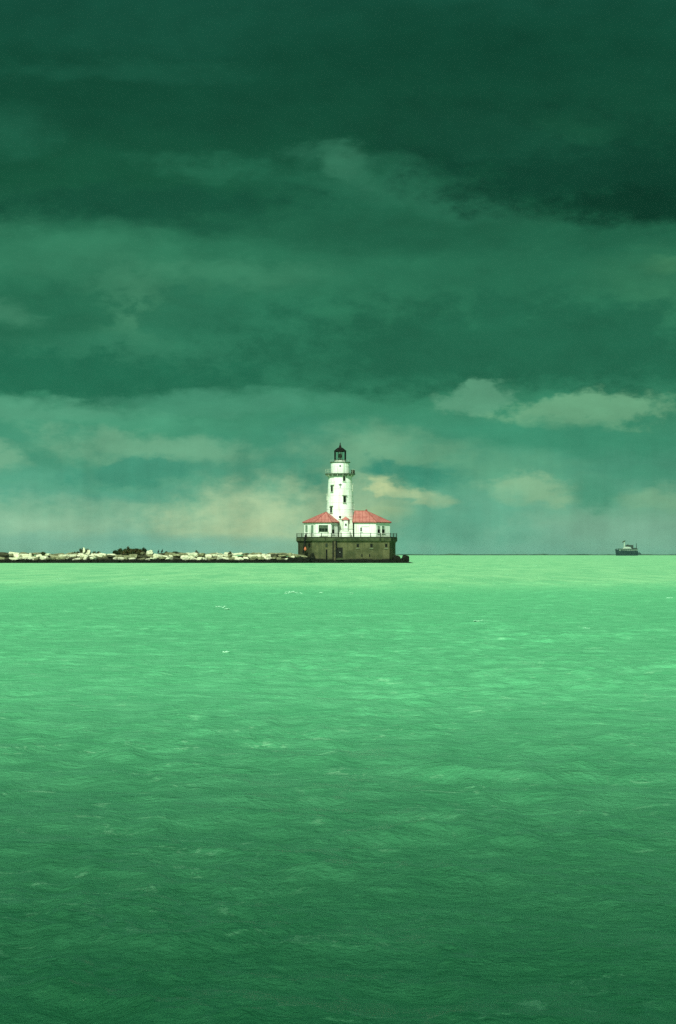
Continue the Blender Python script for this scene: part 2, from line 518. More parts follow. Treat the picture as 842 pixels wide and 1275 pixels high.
def build_world():
    w = bpy.data.worlds.new('World'); scene.world = w
    w.use_nodes = True
    t = NT(w.node_tree)
    bg = w.node_tree.nodes['Background']
    bg.inputs['Strength'].default_value = 0.1
    K = 10.0 / 2 ** EXPO
    col = lambda c: tuple(q * K for q in lin(*c))
    tc = t.new('ShaderNodeTexCoord')
    d = tc.outputs['Generated']
    s = t.new('ShaderNodeSeparateXYZ'); t.l.new(d, s.inputs[0])
    dx, dy, dz = s.outputs
    hor = t.m('SQRT', t.m('ADD', t.m('MULTIPLY', dx, dx), t.m('MULTIPLY', dy, dy)))
    az = t.m('MULTIPLY', t.m('ARCTAN2', dx, dy), 180 / PI)                 # degrees, 0 = north
    el = t.m('MULTIPLY', t.m('ARCTAN2', dz, hor), 180 / PI)
    ST = t.mapping(d, scale=(1, 1, 2.6))
    # ragged cloud edges: two octaves of drift on the bearing
    w1 = t.noise(ST, 9, 3, 0.55, 0, True)
    w2 = t.noise(ST, 34, 5, 0.6, 0, True)
    cv = t.new('ShaderNodeCombineXYZ'); t.l.new(az, cv.inputs[0]); t.l.new(el, cv.inputs[1])
    wob = t.v('MULTIPLY', t.v('SUBTRACT', w1, (0.5, 0.5, 0.5)), (2.4, 1.3, 0))
    wob2 = t.v('MULTIPLY', t.v('SUBTRACT', w2, (0.5, 0.5, 0.5)), (1.3, 0.9, 0))
    P = t.v('ADD', t.v('ADD', cv.outputs[0], wob), wob2)
    sp = t.new('ShaderNodeSeparateXYZ'); t.l.new(P, sp.inputs[0])
    fbm = t.noise(t.mapping(d, scale=(1, 1, 1.7)), 72, 7, 0.62)
    det = t.m('SUBTRACT', fbm, 0.5)
    # base: the cloud ceiling seen edge-on at the horizon up to overhead
    ramp = t.new('ShaderNodeValToRGB')
    DEG = 180 / PI / FPX
    stops = [(690, (108, 170, 142)), (655, (122, 176, 144)), (620, (96, 164, 132)), (585, (76, 150, 120)), (540, (66, 144, 112)),
             (500, (58, 134, 101)), (470, (42, 113, 84)), (400, (45, 117, 86)), (320, (43, 113, 83)), (285, (35, 99, 72)),
             (230, (24, 84, 59)), (150, (21, 76, 55)), (60, (19, 73, 54)), (0, (22, 78, 60))]
    e = ramp.color_ramp.elements
    while len(e) > 1:
        e.remove(e[-1])
    for i, (py, c) in enumerate(stops):
        p = math.degrees(math.atan((690 - py) / FPX)) / 90.0
        el_ = e[0] if i == 0 else e.new(p)
        el_.position = p; el_.color = (*lin(*c), 1)
    for p, c in ((0.30, (30, 92, 70)), (0.6, (46, 112, 88)), (1.0, (60, 130, 104))):
        q = e.new(p); q.color = (*lin(*c), 1)
    t.put(ramp.inputs[0], t.m('DIVIDE', sp.outputs[1], 90.0))
    c = t.v('MULTIPLY', ramp.outputs[0], (K, K, K))
    # cloud banks: bearing / elevation / half-size in degrees, tone, softness
    B = SKY
    for (px, py, rx, ry, rot, rgb, amt, soft) in B:
        a0 = math.degrees(math.atan((px - 421) / FPX)); e0 = math.degrees(math.atan((690 - py) / FPX))
        mp = t.mapping(P, loc=(a0, e0, 0), rot=(0, 0, R(rot)), scale=(rx * DEG * 1.6, ry * DEG * 1.6, 1), typ='TEXTURE')
        g = t.new('ShaderNodeTexGradient', gradient_type='SPHERICAL'); t.l.new(mp, g.inputs[0])
        val = t.m('MULTIPLY_ADD', det, 1.55 if soft < 0.5 else 1.1, g.outputs[1])
        f = t.rng(val, 0.20 - soft * 0.25, 0.50 + soft * 0.55, 0.0, amt)
        # each bank ends at its own reach
        c = t.mix(t.m('MULTIPLY', f, t.rng(g.outputs[1], 0.0, 0.35)), c, col(rgb))
    # fine cloud texture, stretched along the wind, stronger low down
    tx = t.noise(t.mapping(d, scale=(1, 1, 1.8)), 55, 7, 0.6)
    tx2 = t.noise(t.mapping(d, scale=(1, 1, 2.8)), 15, 6, 0.58)
    k = t.m('ADD', t.m('MULTIPLY', t.m('SUBTRACT', tx, 0.5), 0.30), t.m('MULTIPLY', t.m('SUBTRACT', tx2, 0.5), 0.55))
    # rain shafts hanging under the base, slanting a little with the wind
    shaft = t.noise(t.mapping(d, scale=(46, 46, 5), rot=(0, R(6), 0)), 1.0, 4, 0.6)
    k = t.m('ADD', k, t.m('MULTIPLY', t.m('MULTIPLY', t.m('SUBTRACT', shaft, 0.5), 0.55), t.rng(el, 2.2, 4.2, 1.0, 0.0)))
    k = t.m('ADD', k, 1.0)
    c = t.v('MULTIPLY', c, comb(t, k))
    # behind the camera the cover breaks and the plain daylight sky shows through
    sky = t.new('ShaderNodeTexSky', sky_type='NISHITA')
    sky.sun_disc = False
    sky.sun_elevation = R(SUN_EL)
    sky.sun_rotation = R(180 + -SUN_AZ)
    gap = t.rng(t.m('ADD', t.m('MULTIPLY', dy, -1.0), t.m('MULTIPLY', t.m('SUBTRACT', tx2, 0.5), 2.0)), 0.35, 0.8, 0.0, 0.85)
    skc = t.v('MULTIPLY', sky.outputs[0], (0.55, 0.85, 0.55))
    c = t.mix(gap, c, skc)
    t.l.new(c, bg.inputs['Color'])
    w.cycles.sampling_method = 'MANUAL'
    w.cycles.sample_map_resolution = 256


def comb(t, k):
    nd = t.new('ShaderNodeCombineXYZ')
    for i in range(3):
        t.l.new(k, nd.inputs[i])
    return nd.outputs[0]


# x, y where the bank stands in the north sky (bearing and height), half width, half height, tilt, tone, cover, softness
SKY = [
    # upper ceiling
    (20, 170, 60, 28, 0, (34, 100, 75), 0.7, 0.9),
    (130, 130, 150, 30, 0, (20, 76, 55), 0.6, 1.0),
    (250, 40, 220, 30, 0, (26, 86, 66), 0.5, 1.0),
    (600, 60, 260, 50, 0, (17, 70, 51), 0.7, 1.0),
    (150, 90, 160, 12, 2, (30, 92, 70), 0.5, 0.8),
    (240, 205, 70, 18, 0, (40, 108, 80), 0.65, 0.8),
    (440, 238, 150, 36, -8, (38, 106, 79), 0.7, 0.9),
    (550, 240, 140, 26, -13, (44, 112, 84), 0.8, 0.7),
    (740, 210, 250, 60, -6, (16, 64, 47), 0.95, 0.5),
    (590, 175, 150, 24, -6, (22, 76, 56), 0.85, 0.45),
    (810, 262, 130, 24, -3, (13, 57, 41), 0.85, 0.5),
    (725, 165, 55, 14, 0, (28, 88, 63), 0.6, 0.9),
    (424, 190, 30, 17, -12, (60, 126, 97), 0.75, 0.8),
    (385, 183, 50, 12, 4, (44, 108, 82), 0.65, 0.8),
    (450, 207, 44, 10, -22, (50, 116, 88), 0.6, 0.8),
    (190, 258, 200, 28, 2, (22, 78, 57), 0.9, 0.45),
    (560, 296, 300, 26, -3, (33, 97, 71), 0.8, 0.8),
    # middle
    (110, 325, 190, 34, 0, (55, 126, 94), 0.7, 0.9),
    (165, 388, 80, 48, 0, (72, 140, 106), 0.8, 0.7),
    (300, 350, 110, 22, 0, (62, 132, 99), 0.7, 0.7),
    (45, 408, 110, 46, 10, (40, 110, 81), 0.92, 0.32),
    (222, 396, 52, 34, 0, (43, 113, 84), 0.85, 0.25),
    (310, 415, 120, 50, 0, (44, 115, 86), 0.75, 0.45),
    (150, 440, 150, 22, 0, (54, 128, 97), 0.6, 0.7),
    (2, 398, 34, 18, 0, (68, 136, 104), 0.7, 0.6),
    (815, 360, 90, 40, 0, (58, 125, 90), 0.75, 0.8),
    (832, 332, 26, 8, 0, (72, 136, 96), 0.5, 0.7),
    (480, 360, 110, 36, 0, (48, 119, 88), 0.5, 0.9),
    (640, 355, 200, 44, -2, (37, 105, 77), 0.65, 0.7),
    (640, 432, 330, 56, 0, (35, 102, 75), 0.92, 0.3),
    (90, 474, 200, 32, 0, (35, 107, 79), 0.94, 0.28),
    (290, 500, 140, 18, 0, (74, 148, 116), 0.75, 0.5),
    # lower: lit tops, shower columns, glow under the base
    (603, 497, 46, 18, 3, (92, 156, 122), 0.92, 0.2),
    (740, 509, 92, 18, 4, (106, 165, 126), 0.92, 0.2),
    (700, 545, 150, 20, 0, (60, 140, 108), 0.8, 0.6),
    (60, 522, 170, 18, 0, (86, 158, 124), 0.85, 0.5),
    (220, 530, 120, 16, 0, (72, 150, 116), 0.7, 0.6),
    (6, 572, 34, 13, 0, (118, 174, 138), 0.75, 0.5),
    (200, 560, 130, 20, -3, (112, 170, 134), 0.8, 0.5),
    (60, 592, 90, 14, 0, (84, 158, 128), 0.7, 0.6),
    (165, 586, 80, 17, 2, (68, 146, 118), 0.95, 0.28),
    (60, 612, 260, 10, 0, (80, 156, 128), 0.8, 0.5),
    (385, 590, 46, 60, 0, (64, 144, 116), 0.85, 0.8),
    (70, 652, 120, 38, 0, (146, 190, 154), 0.75, 1.0),
    (310, 648, 120, 42, 0, (176, 204, 158), 1.0, 1.0),
    (200, 678, 190, 16, 0, (112, 175, 150), 0.85, 0.9),
    (475, 572, 100, 36, 0, (112, 168, 131), 0.9, 0.9),
    (600, 590, 120, 28, 0, (96, 160, 124), 0.6, 0.9),
    (450, 628, 60, 34, 0, (150, 184, 143), 0.85, 1.0),
    (476, 607, 24, 12, -20, (182, 202, 150), 1.0, 0.35),
    (516, 619, 38, 10, -8, (176, 198, 148), 1.0, 0.35),
    (466, 634, 36, 11, 0, (156, 186, 140), 0.9, 0.5),
    (474, 588, 22, 14, -10, (58, 137, 112), 1.0, 0.5),
    (532, 598, 54, 15, 0, (62, 141, 114), 1.0, 0.5),
    (655, 612, 56, 18, 0, (132, 178, 138), 0.85, 0.35),
    (740, 614, 36, 20, 0, (76, 152, 120), 0.85, 0.5),
    (815, 588, 52, 11, 0, (72, 150, 118), 0.7, 0.5),
    (830, 622, 52, 18, 0, (124, 176, 138), 0.8, 0.6),
    (560, 655, 90, 44, 0, (90, 164, 134), 0.85, 0.9),
    (790, 668, 110, 24, 0, (120, 170, 142), 0.7, 0.9),
]
build_world()

# ------------------------------------------------------------------ unseen cloud-shaped blocker added behind the camera to darken the near water
def build_blocker():
    HB = 1500.0
    run = HB / math.tan(R(SUN_EL))
    # where the sunlight that lands at the shadow's edge (x=0, y=EDGE) passes the blocker
    EDGE = -2.0
    ox = to_sun.x / to_sun.z * HB; oy = to_sun.y / to_sun.z * HB
    bm = bmesh.new()
    L, Wd, Hh = 900.0, 520.0, 170.0
    nu, nv = 120, 48
    rows = []
    rnd = random.Random(3)
    for j in range(nv + 1):
        ph = PI * j / nv
        row = []
        for i in range(nu):
            th = 2 * PI * i / nu
            ct, st_ = math.cos(th), math.sin(th)
            # squarish outline: a long blocker whose leading edge is nearly straight
            pw = 0.55
            x = math.copysign(abs(ct) ** pw, ct) * L * math.sin(ph) ** 0.5
            y = math.copysign(abs(st_) ** pw, st_) * Wd * math.sin(ph) ** 0.5
            z = math.cos(ph) * Hh
            p = Vector((x / 130, y / 130, z / 130))
            nn = mnoise.fractal(p, 1.0, 2.0, 5)
            z += nn * 70
            y += mnoise.noise(p * 1.3 + Vector((9, 2, 5))) * 3
            row.append(bm.verts.new((x, y, z + 40)))
        rows.append(row)
    for a, b in zip(rows[:-1], rows[1:]):
        for i in range(nu):
            bm.faces.new((a[i], a[(i + 1) % nu], b[(i + 1) % nu], b[i]))
    m = surf_mat('cloud_blocker', (0.75, 0.80, 0.76), (0.6, 0.66, 0.62), 0.004, 1.0)
    o = obj('cloud_blocker', bm, m, None, True)
    # slide the blocker so that its shadow ends EDGE metres in front of the camera
    kx, ky = -to_sun.x / to_sun.z, -to_sun.y / to_sun.z
    o.location = (ox, 0, HB)
    far = max(v.co.y + (v.co.z + HB) * ky for v in o.data.vertices if abs(v.co.x + ox + (v.co.z + HB) * kx) < 25)
    o.location = (ox, EDGE - far, HB)
    o['kind'] = 'structure'
    return o


build_blocker()

# ================================================================== CONCRETE BASE
D0 = 459.0
zdeck = Z(669.6, D0); zlip = Z(673.4, D0)
pier = thing('concrete_pier', 'stained olive concrete base standing in the water under the white lighthouse', 'pier', (X(432, D0), D0 + 11, 0))
plan = [(X(389, D0), D0), (X(485, D0), D0), (X(492.6, D0 + 4), D0 + 4), (X(492.6, D0 + 17), D0 + 17), (X(485, D0 + 21), D0 + 21),
        (X(389, D0 + 21), D0 + 21), (X(371.2, D0 + 17), D0 + 17), (X(371.2, D0 + 4.5), D0 + 4.5)]
bm = bmesh.new()
add_prism(bm, offset_poly(plan, 0.12), -1.5, 1.0, plan)
add_prism(bm, plan, 1.0, zlip - 0.45)
add_prism(bm, offset_poly(plan, 0.003), zlip - 0.45, zlip, offset_poly(plan, 0.34))
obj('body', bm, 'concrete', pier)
bm = bmesh.new()
lip = offset_poly(plan, 0.42)
add_prism(bm, lip, zlip, zdeck)
obj('deck_edge', bm, 'lip', pier)
bm = bmesh.new()
add_prism(bm, offset_poly(plan, 0.1), zdeck, zdeck + 0.03)
obj('deck', bm, 'deck', pier)

# railing round the deck: rails one part, each post a sub-part
rl = offset_poly(plan, 0.27)
zr = Z(664.2, D0)
bm = bmesh.new()
for i in range(8):
    a, b = rl[i], rl[(i + 1) % 8]
    for z, r in ((zr, 0.035), ((zr + zdeck) / 2 + 0.05, 0.022)):
        add_tube(bm, (*a, z), (*b, z), r, seg=6)
    dd = (Vector(b) - Vector(a)); ln = dd.length; ang = math.atan2(dd.y, dd.x)
    mid = (Vector(a) + Vector(b)) / 2
    add_box(bm, (mid.x, mid.y, zdeck + 0.12), (ln - 0.1, 0.06, 0.24), ang)
railing = obj('railing', bm, 'iron', pier)
for i in range(8):
    a, b = Vector(rl[i]), Vector(rl[(i + 1) % 8])
    n = max(1, round((b - a).length / 2.15))
    for k in range(n):
        p = a.lerp(b, k / n)
        bm = bmesh.new()
        add_tube(bm, (p.x, p.y, zdeck), (p.x, p.y, zr + 0.10), 0.11, 0.085, seg=6)
        obj('post', bm, 'iron', railing)


def front_box(name, px0, px1, py0, py1, mat, parent, proud=0.06, depth=0.3):
    x0, x1 = X(px0, D0), X(px1, D0); z1, z0 = Z(py0, D0), Z(py1, D0)
    bm = bmesh.new()
    add_box(bm, ((x0 + x1) / 2, D0 - proud + depth / 2, (z0 + z1) / 2), (x1 - x0, depth, z1 - z0))
    return obj(name, bm, mat, parent)


# black door at the waterline with frame, step and a pale knob
dr = front_box('door', 419.8, 426.2, 682.4, 694.2, 'door', pier, 0.05)
bm = bmesh.new()
x0, x1, z1, z0 = X(419.8, D0), X(426.2, D0), Z(682.4, D0), Z(694.2, D0)
for s, xx in ((-1, x0), (1, x1)):
    add_box(bm, (xx + s * 0.07, D0 - 0.02, (z0 + z1) / 2), (0.13, 0.22, z1 - z0))
add_box(bm, ((x0 + x1) / 2, D0 - 0.02, z1 + 0.08), (x1 - x0 + 0.27, 0.24, 0.15))
obj('frame', bm, 'iron', dr)
bm = bmesh.new(); bmesh.ops.create_icosphere(bm, subdivisions=2, radius=0.10, matrix=Matrix.Translation((X(423.4, D0), D0 - 0.1, Z(687.6, D0))))
obj('handle', bm, 'trim', dr, True)
front_box('step', 419.0, 427.5, 695.2, 697.0, 'lip', pier, 0.45, 0.5)
# three small windows with pale sills, two slits below
for px in (445.6, 462.6, 481.0):
    w = front_box('window', px - 1.5, px + 1.5, 677.4, 681.2, 'dark', pier, 0.03)
    front_box('sill', px - 2.4, px + 2.4, 682.2, 683.4, 'sill_pale', w, 0.16)
    front_box('frame', px - 2.1, px + 2.1, 676.5, 677.4, 'lip', w, 0.08)
for px in (450.8, 460.4):
    front_box('slit', px - 0.7, px + 0.7, 690.0, 693.4, 'dark', pier, 0.03)
# timber between two steel channels, from deck to water
front_box('fender', 415.7, 418.0, 673.6, 699.5, 'timber', pier, 0.42, 0.40)
for px in (414.9, 418.9):
    front_box('channel', px - 0.75, px + 0.75, 673.5, 699.8, 'dark', pier, 0.34, 0.34)
# drain: outlet box, pipe below
dp = front_box('drain_pipe', 405.8, 407.6, 684.0, 695.6, 'dark', pier, 0.22, 0.22)
front_box('outlet', 405.2, 408.0, 676.5, 681.0, 'iron', dp, 0.14, 0.2)
# buttress strip and crane strut at the left corner
bm = bmesh.new()
p0 = Vector((X(380.6, D0), D0 + 1.4, zdeck + 0.6)); p1 = Vector((X(377.6, D0), D0 + 0.9, Z(689, D0)))
add_tube(bm, p0, p1, 0.22, 0.18, 8)
add_tube(bm, p0 + Vector((0, 0, 0.25)), p0 + Vector((0.1, -0.5, -0.8)), 0.12, seg=8)
obj('strut', bm, 'dark', pier)
bm = bmesh.new()
add_box(bm, (X(385.6, D0), D0 + 0.72, Z(678.2, D0)), (0.5, 0.5, 0.62), -0.9)
obj('vent', bm, 'dark', pier)
bm = bmesh.new()
for px in (370.9, 371.9):
    add_tube(bm, (X(px + 1.2, D0), D0 + 4.0, zdeck - 0.4), (X(px + 1.2, D0), D0 + 4.0, 0.8), 0.07, seg=6)
for k in range(12):
    add_tube(bm, (X(372.1, D0), D0 + 4.0, 1.0 + k * 0.35), (X(373.1, D0), D0 + 4.0, 1.0 + k * 0.35), 0.04, seg=6)
obj('ladder', bm, 'iron', pier)

# orange float hanging from the strut
fl = thing('buoy', 'small orange float hanging on the dark left corner of the concrete base', 'buoy', (X(380.2, D0), D0 + 0.3, Z(686, D0)))
bm = bmesh.new()
fx, fy = X(380.2, D0), D0 + 0.3
zb = Z(686, D0)
add_lathe(bm, fx, fy, [(0, zb), (0.16, zb + 0.03), (0.29, zb + 0.2), (0.31, zb + 0.42), (0.24, zb + 0.68), (0.12, zb + 0.86), (0.07, zb + 0.95), (0, zb + 0.96)], 16)
obj('body', bm, 'orange', fl, True)
bm = bmesh.new()
add_tube(bm, (fx, fy, zb + 0.93), (X(379.6, D0), D0 + 1.1, Z(676, D0)), 0.03, seg=6)
obj('rope', bm, 'rope', fl)

# ================================================================== LIGHTHOUSE TOWER
DT = 469.5
TX = X(423.7, DT); TY = DT
zT = lambda py: Z(py, DT)
lh = thing('lighthouse', 'tall white tapering lighthouse tower with black lantern between two red-roofed houses', 'lighthouse', (TX, TY, zdeck))
z_g0, z_g1 = zT(591.8), zT(589.6)
r_base, r_top = 3.64, 2.70


def r_at(z):
    return r_base + (r_top - r_base) * (z - zdeck) / (z_g0 - zdeck)


bm = bmesh.new()
prof = [(r_base + 0.18, zdeck), (r_base + 0.18, zdeck + 0.35), (r_at(zdeck + 0.36), zdeck + 0.36)]
nring = 9
for k in range(1, nring):                     # riveted plate courses with a raised joint band
    z = zdeck + 0.36 + (z_g0 - zdeck - 0.36) * k / nring
    prof += [(r_at(z), z - 0.06), (r_at(z) + 0.035, z - 0.055), (r_at(z) + 0.035, z + 0.055), (r_at(z), z + 0.06)]
prof += [(r_top, z_g0 - 0.01)]
add_lathe(bm, TX, TY, prof, 48)
tower = obj('tower', bm, 'white', lh)
for p in tower.data.polygons: p.use_smooth = False


def tower_window(px, py, w, h, pane='pane'):
    z = zT(py)
    r = r_at(z)
    sn = max(-0.995, min(0.995, (px - 423.7) * DT / FPX / r))
    a = math.asin(sn)
    p = Vector((TX + math.sin(a) * (r + 0.05), TY - math.cos(a) * (r + 0.05), z))
    win = wall_window(tower, 'window', p, a, w, h, pane, None, 1, True, 0.06, 0.12, 'trim')
    bm = bmesh.new()
    mt = Matrix.Translation(p + Vector((0, 0, h / 2 + 0.16))) @ Matrix.Rotation(a, 4, 'Z')
    bmesh.ops.create_cube(bm, size=1.0, matrix=mt @ Matrix.Translation((0, -0.12, 0.06)) @ Matrix.Diagonal((w + 0.5, 0.40, 0.10, 1)))
    obj('hood', bm, 'trim', win)


tower_window(428.4, 596.6, 0.56, 1.07)
tower_window(413.8, 608.9, 0.60, 1.37)
tower_window(429.0, 622.2, 0.66, 1.52)
tower_window(412.9, 634.9, 0.60, 1.37)
tower_window(406.9, 619.5, 0.42, 1.1)
tower_window(439.2, 607.5, 0.42, 1.3)
tower_window(440.5, 633.5, 0.42, 1.3)
# small cross-shaped bracket
bm = bmesh.new()
zc = zT(605.0); rr = r_at(zc)
add_box(bm, (TX, TY - rr - 0.10, zc), (0.10, 0.16, 1.1))
add_box(bm, (TX, TY - rr - 0.12, zc + 0.22), (0.75, 0.16, 0.10))
obj('wall_bracket', bm, 'iron', tower)

# gallery with brackets and railing
rg = 3.52
bm = bmesh.new()
add_lathe(bm, TX, TY, [(r_top + 0.04, z_g0 - 0.16), (r_top + 0.3, z_g0 - 0.02), (rg, z_g0 + 0.10), (rg + 0.04, z_g0 + 0.13), (rg + 0.04, z_g1 - 0.05), (rg, z_g1), (0.5, z_g1 + 0.001)], 48)
gal = obj('gallery', bm, 'gallery_iron', lh)
for k in range(16):
    a = 2 * PI * (k + 0.5) / 16
    bm = bmesh.new()
    u = Vector((math.sin(a), -math.cos(a), 0)); tn = Vector((math.cos(a), math.sin(a), 0)) * 0.06
    c0 = Vector((TX, TY, 0))
    pts = [c0 + u * (r_top + 0.0) + Vector((0, 0, z_g0 - 0.85)), c0 + u * (r_top + 0.0) + Vector((0, 0, z_g0 - 0.02)), c0 + u * (rg - 0.08) + Vector((0, 0, z_g0 + 0.07)), c0 + u * (rg - 0.12) + Vector((0, 0, z_g0 - 0.10)), c0 + u * (r_top + 0.22) + Vector((0, 0, z_g0 - 0.38))]
    va = [bm.verts.new(p + tn) for p in pts]; vb = [bm.verts.new(p - tn) for p in pts]
    bm.faces.new(va); bm.faces.new(vb[::-1])
    for i in range(5):
        j = (i + 1) % 5
        bm.faces.new((va[i], vb[i], vb[j], va[j]))
    obj('bracket', bm, 'white_old', gal)


def ring_rail(cx, cy, r, z0, h, parent, n, rails, mat, rad=0.03, name='railing'):
    N = 32
    rl_ = None
    for q in rails[::-1]:
        bm = bmesh.new()
        for i in range(N):
            a, b = 2 * PI * i / N, 2 * PI * (i + 1) / N
            add_tube(bm, (cx + r * math.sin(a), cy - r * math.cos(a), z0 + q), (cx + r * math.sin(b), cy - r * math.cos(b), z0 + q), rad * 0.8, seg=5)
        o = obj(name if rl_ is None else 'lower_rail', bm, mat, rl_ or parent)
        rl_ = rl_ or o
    for i in range(n):
        a = 2 * PI * (i + 0.5) / n
        bm = bmesh.new()
        add_tube(bm, (cx + r * math.sin(a), cy - r * math.cos(a), z0), (cx + r * math.sin(a), cy - r * math.cos(a), z0 + h + 0.04), rad, seg=5)
        obj('post', bm, mat, rl_)
    return rl_


ring_rail(TX, TY, rg - 0.06, z_g1, 0.95, lh, 16, (0.45, 0.93), 'trim', 0.026)
bm = bmesh.new()
add_box(bm, (TX + 3.0, TY - 1.2, z_g1 + 0.38), (0.75, 0.5, 0.75), 0.4)
obj('equipment_box', bm, 'iron', lh)

# watch room
z_w1 = zT(576.6); z_w2 = zT(575.2)
rw = 2.20
bm = bmesh.new()
add_lathe(bm, TX, TY, [(rw, z_g1), (rw, z_w1 - 0.9), (rw + 0.03, z_w1 - 0.89), (rw + 0.03, z_w1 - 0.8), (rw, z_w1 - 0.79), (rw, z_w1)], 40)
wr = obj('watch_room', bm, 'white', lh)
zc = zT(580.6)
bm = bmesh.new()
add_tube(bm, (TX, TY - rw - 0.05, zc), (TX, TY - rw + 0.2, zc), 0.20, seg=16)
obj('porthole', bm, 'dark', wr)
bm = bmesh.new()
a = math.asin((428.2 - 423.7) * DT / FPX / rw)
for k in (-0.09, 0.09):
    add_tube(bm, (TX + (rw + 0.12) * math.sin(a) + k, TY - (rw + 0.12) * math.cos(a), z_g1), (TX + (rw + 0.12) * math.sin(a) + k, TY - (rw + 0.12) * math.cos(a), z_w1 + 0.2), 0.025, seg=5)
obj('ladder', bm, 'trim', wr)
bm = bmesh.new()
add_lathe(bm, TX, TY, [(rw + 0.01, z_w1), (rw + 0.20, z_w1 + 0.08), (rw + 0.22, z_w2), (0.4, z_w2 + 0.01)], 40)
topdeck = obj('lantern_deck', bm, 'gallery_iron', lh)
ring_rail(TX, TY, rw + 0.14, z_w2, 0.4, lh, 10, (0.38,), 'trim', 0.018, 'deck_railing')

# lantern: parapet, posts, glass, lens, roof, ball and spike
z_l0 = zT(573.6); z_l1 = zT(561.9)
rlan = 1.34
bm = bmesh.new()
add_lathe(bm, TX, TY, [(rlan + 0.02, z_w2), (rlan + 0.02, z_l0), (0.3, z_l0 + 0.01)], 10, PI / 10)
lan = obj('lantern', bm, 'white_old', lh)
for k in range(10):
    a = PI / 10 + 2 * PI * k / 10
    bm = bmesh.new()
    add_tube(bm, (TX + rlan * math.sin(a), TY - rlan * math.cos(a), z_l0), (TX + rlan * math.sin(a), TY - rlan * math.cos(a), z_l1 + 0.05), 0.085, seg=6)
    obj('post', bm, 'black', lan)
for z in (z_l0 + 0.10, z_l1 - 0.05):
    bm = bmesh.new()
    for k in range(10):
        a, b = PI / 10 + 2 * PI * k / 10, PI / 10 + 2 * PI * (k + 1) / 10
        add_tube(bm, (TX + rlan * math.sin(a), TY - rlan * math.cos(a), z), (TX + rlan * math.sin(b), TY - rlan * math.cos(b), z), 0.09, seg=6)
    obj('glazing_ring', bm, 'black', lan)
bm = bmesh.new()
ri = rlan - 0.03
ring0 = [bm.verts.new((TX + ri * math.sin(PI / 10 + 2 * PI * k / 10), TY - ri * math.cos(PI / 10 + 2 * PI * k / 10), z_l0 + 0.05)) for k in range(10)]
ring1 = [bm.verts.new((v.co.x, v.co.y, z_l1)) for v in ring0]
for k in range(10):
    bm.faces.new((ring0[k], ring0[(k + 1) % 10], ring1[(k + 1) % 10], ring1[k]))
obj('glass', bm, 'glass', lan)
bm = bmesh.new()
zm = (z_l0 + z_l1) / 2
add_lathe(bm, TX, TY, [(0.16, z_l0), (0.16, zm - 0.45), (0.30, zm - 0.42), (0.36, zm - 0.1), (0.36, zm + 0.2), (0.24, zm + 0.5), (0.10, zm + 0.55), (0.05, z_l1)], 16)
obj('lamp', bm, 'black', lan)
bm = bmesh.new()
za = zT(557.0)
add_lathe(bm, TX, TY, [(rlan + 0.14, z_l1 - 0.02), (rlan + 0.17, z_l1 + 0.08), (1.1, z_l1 + 0.42), (0.62, z_l1 + 0.80), (0.30, za), (0.26, za + 0.22), (0.30, za + 0.26), (0.20, za + 0.42), (0.13, za + 0.52), (0.10, zT(551.4)), (0, zT(551.0))], 20)
obj('dome', bm, 'black', lan)

# entrance vestibule in front of the tower, with a red capped bay
DV = 465.2
vest = None
bm = bmesh.new()
vx0, vx1 = X(421.6, DV), X(439.4, DV)
zv = Z(646.2, DV)
add_box(bm, ((vx0 + vx1) / 2, DV + 1.2, (zdeck + zv) / 2), (vx1 - vx0, 2.4, zv - zdeck))
vest = obj('vestibule', bm, 'white_old', lh)
for py, hgt in ((658.3, 0.14), (646.6, 0.16), (668.2, 0.30)):
    bm = bmesh.new()
    add_box(bm, ((vx0 + vx1) / 2, DV - 0.05, Z(py, DV)), (vx1 - vx0 + 0.10, 0.18, hgt))
    obj('cornice', bm, 'trim', vest)
DB = 464.3
bx0, bx1 = X(426.3, DB), X(434.7, DB)
bm = bmesh.new()
cx = (bx0 + bx1) / 2; hw = (bx1 - bx0) / 2
bay = [(cx - hw, DB + 1.0), (cx - hw * 0.62, DB), (cx + hw * 0.62, DB), (cx + hw, DB + 1.0)]
add_prism(bm, bay, zdeck, Z(647.4, DB))
bayo = obj('bay', bm, 'white', vest)
bm = bmesh.new()
er = offset_poly(bay, 0.22)
zr0 = Z(647.4, DB); zr1 = Z(642.9, DB)
v = [bm.verts.new((x, y, zr0)) for x, y in er]; v2 = [bm.verts.new((x, y, zr0 + 0.10)) for x, y in er]
ap = bm.verts.new((cx, DB + 0.95, zr1))
n = len(v)
for i in range(n):
    j = (i + 1) % n
    bm.faces.new((v[i], v[j], v2[j], v2[i])); bm.faces.new((v2[i], v2[j], ap))
bm.faces.new(v[::-1])
obj('bay_roof', bm, 'roof', vest)
bm = bmesh.new()
mt = Matrix.Translation((X(430.8, DB), DB - 0.02, Z(653.4, DB))) @ Matrix.Rotation(PI / 2, 4, 'X') @ Matrix.Diagonal((0.20, 0.33, 0.05, 1))
bmesh.ops.create_cone(bm, cap_ends=True, segments=20, radius1=1, radius2=1, depth=1, matrix=mt)
obj('bay_window', bm, 'pane', vest)
bm = bmesh.new()
add_box(bm, (X(430.6, DB), DB - 0.03, Z(658.3, DB)), (hw * 1.24 + 0.06, 0.12, 0.10))
add_box(bm, (X(430.6, DB), DB - 0.03, Z(661.0, DB)), (hw * 1.24 + 0.06, 0.10, 0.08))
obj('bay_band', bm, 'trim', vest)
bm = bmesh.new()
dl = DB - 0.9
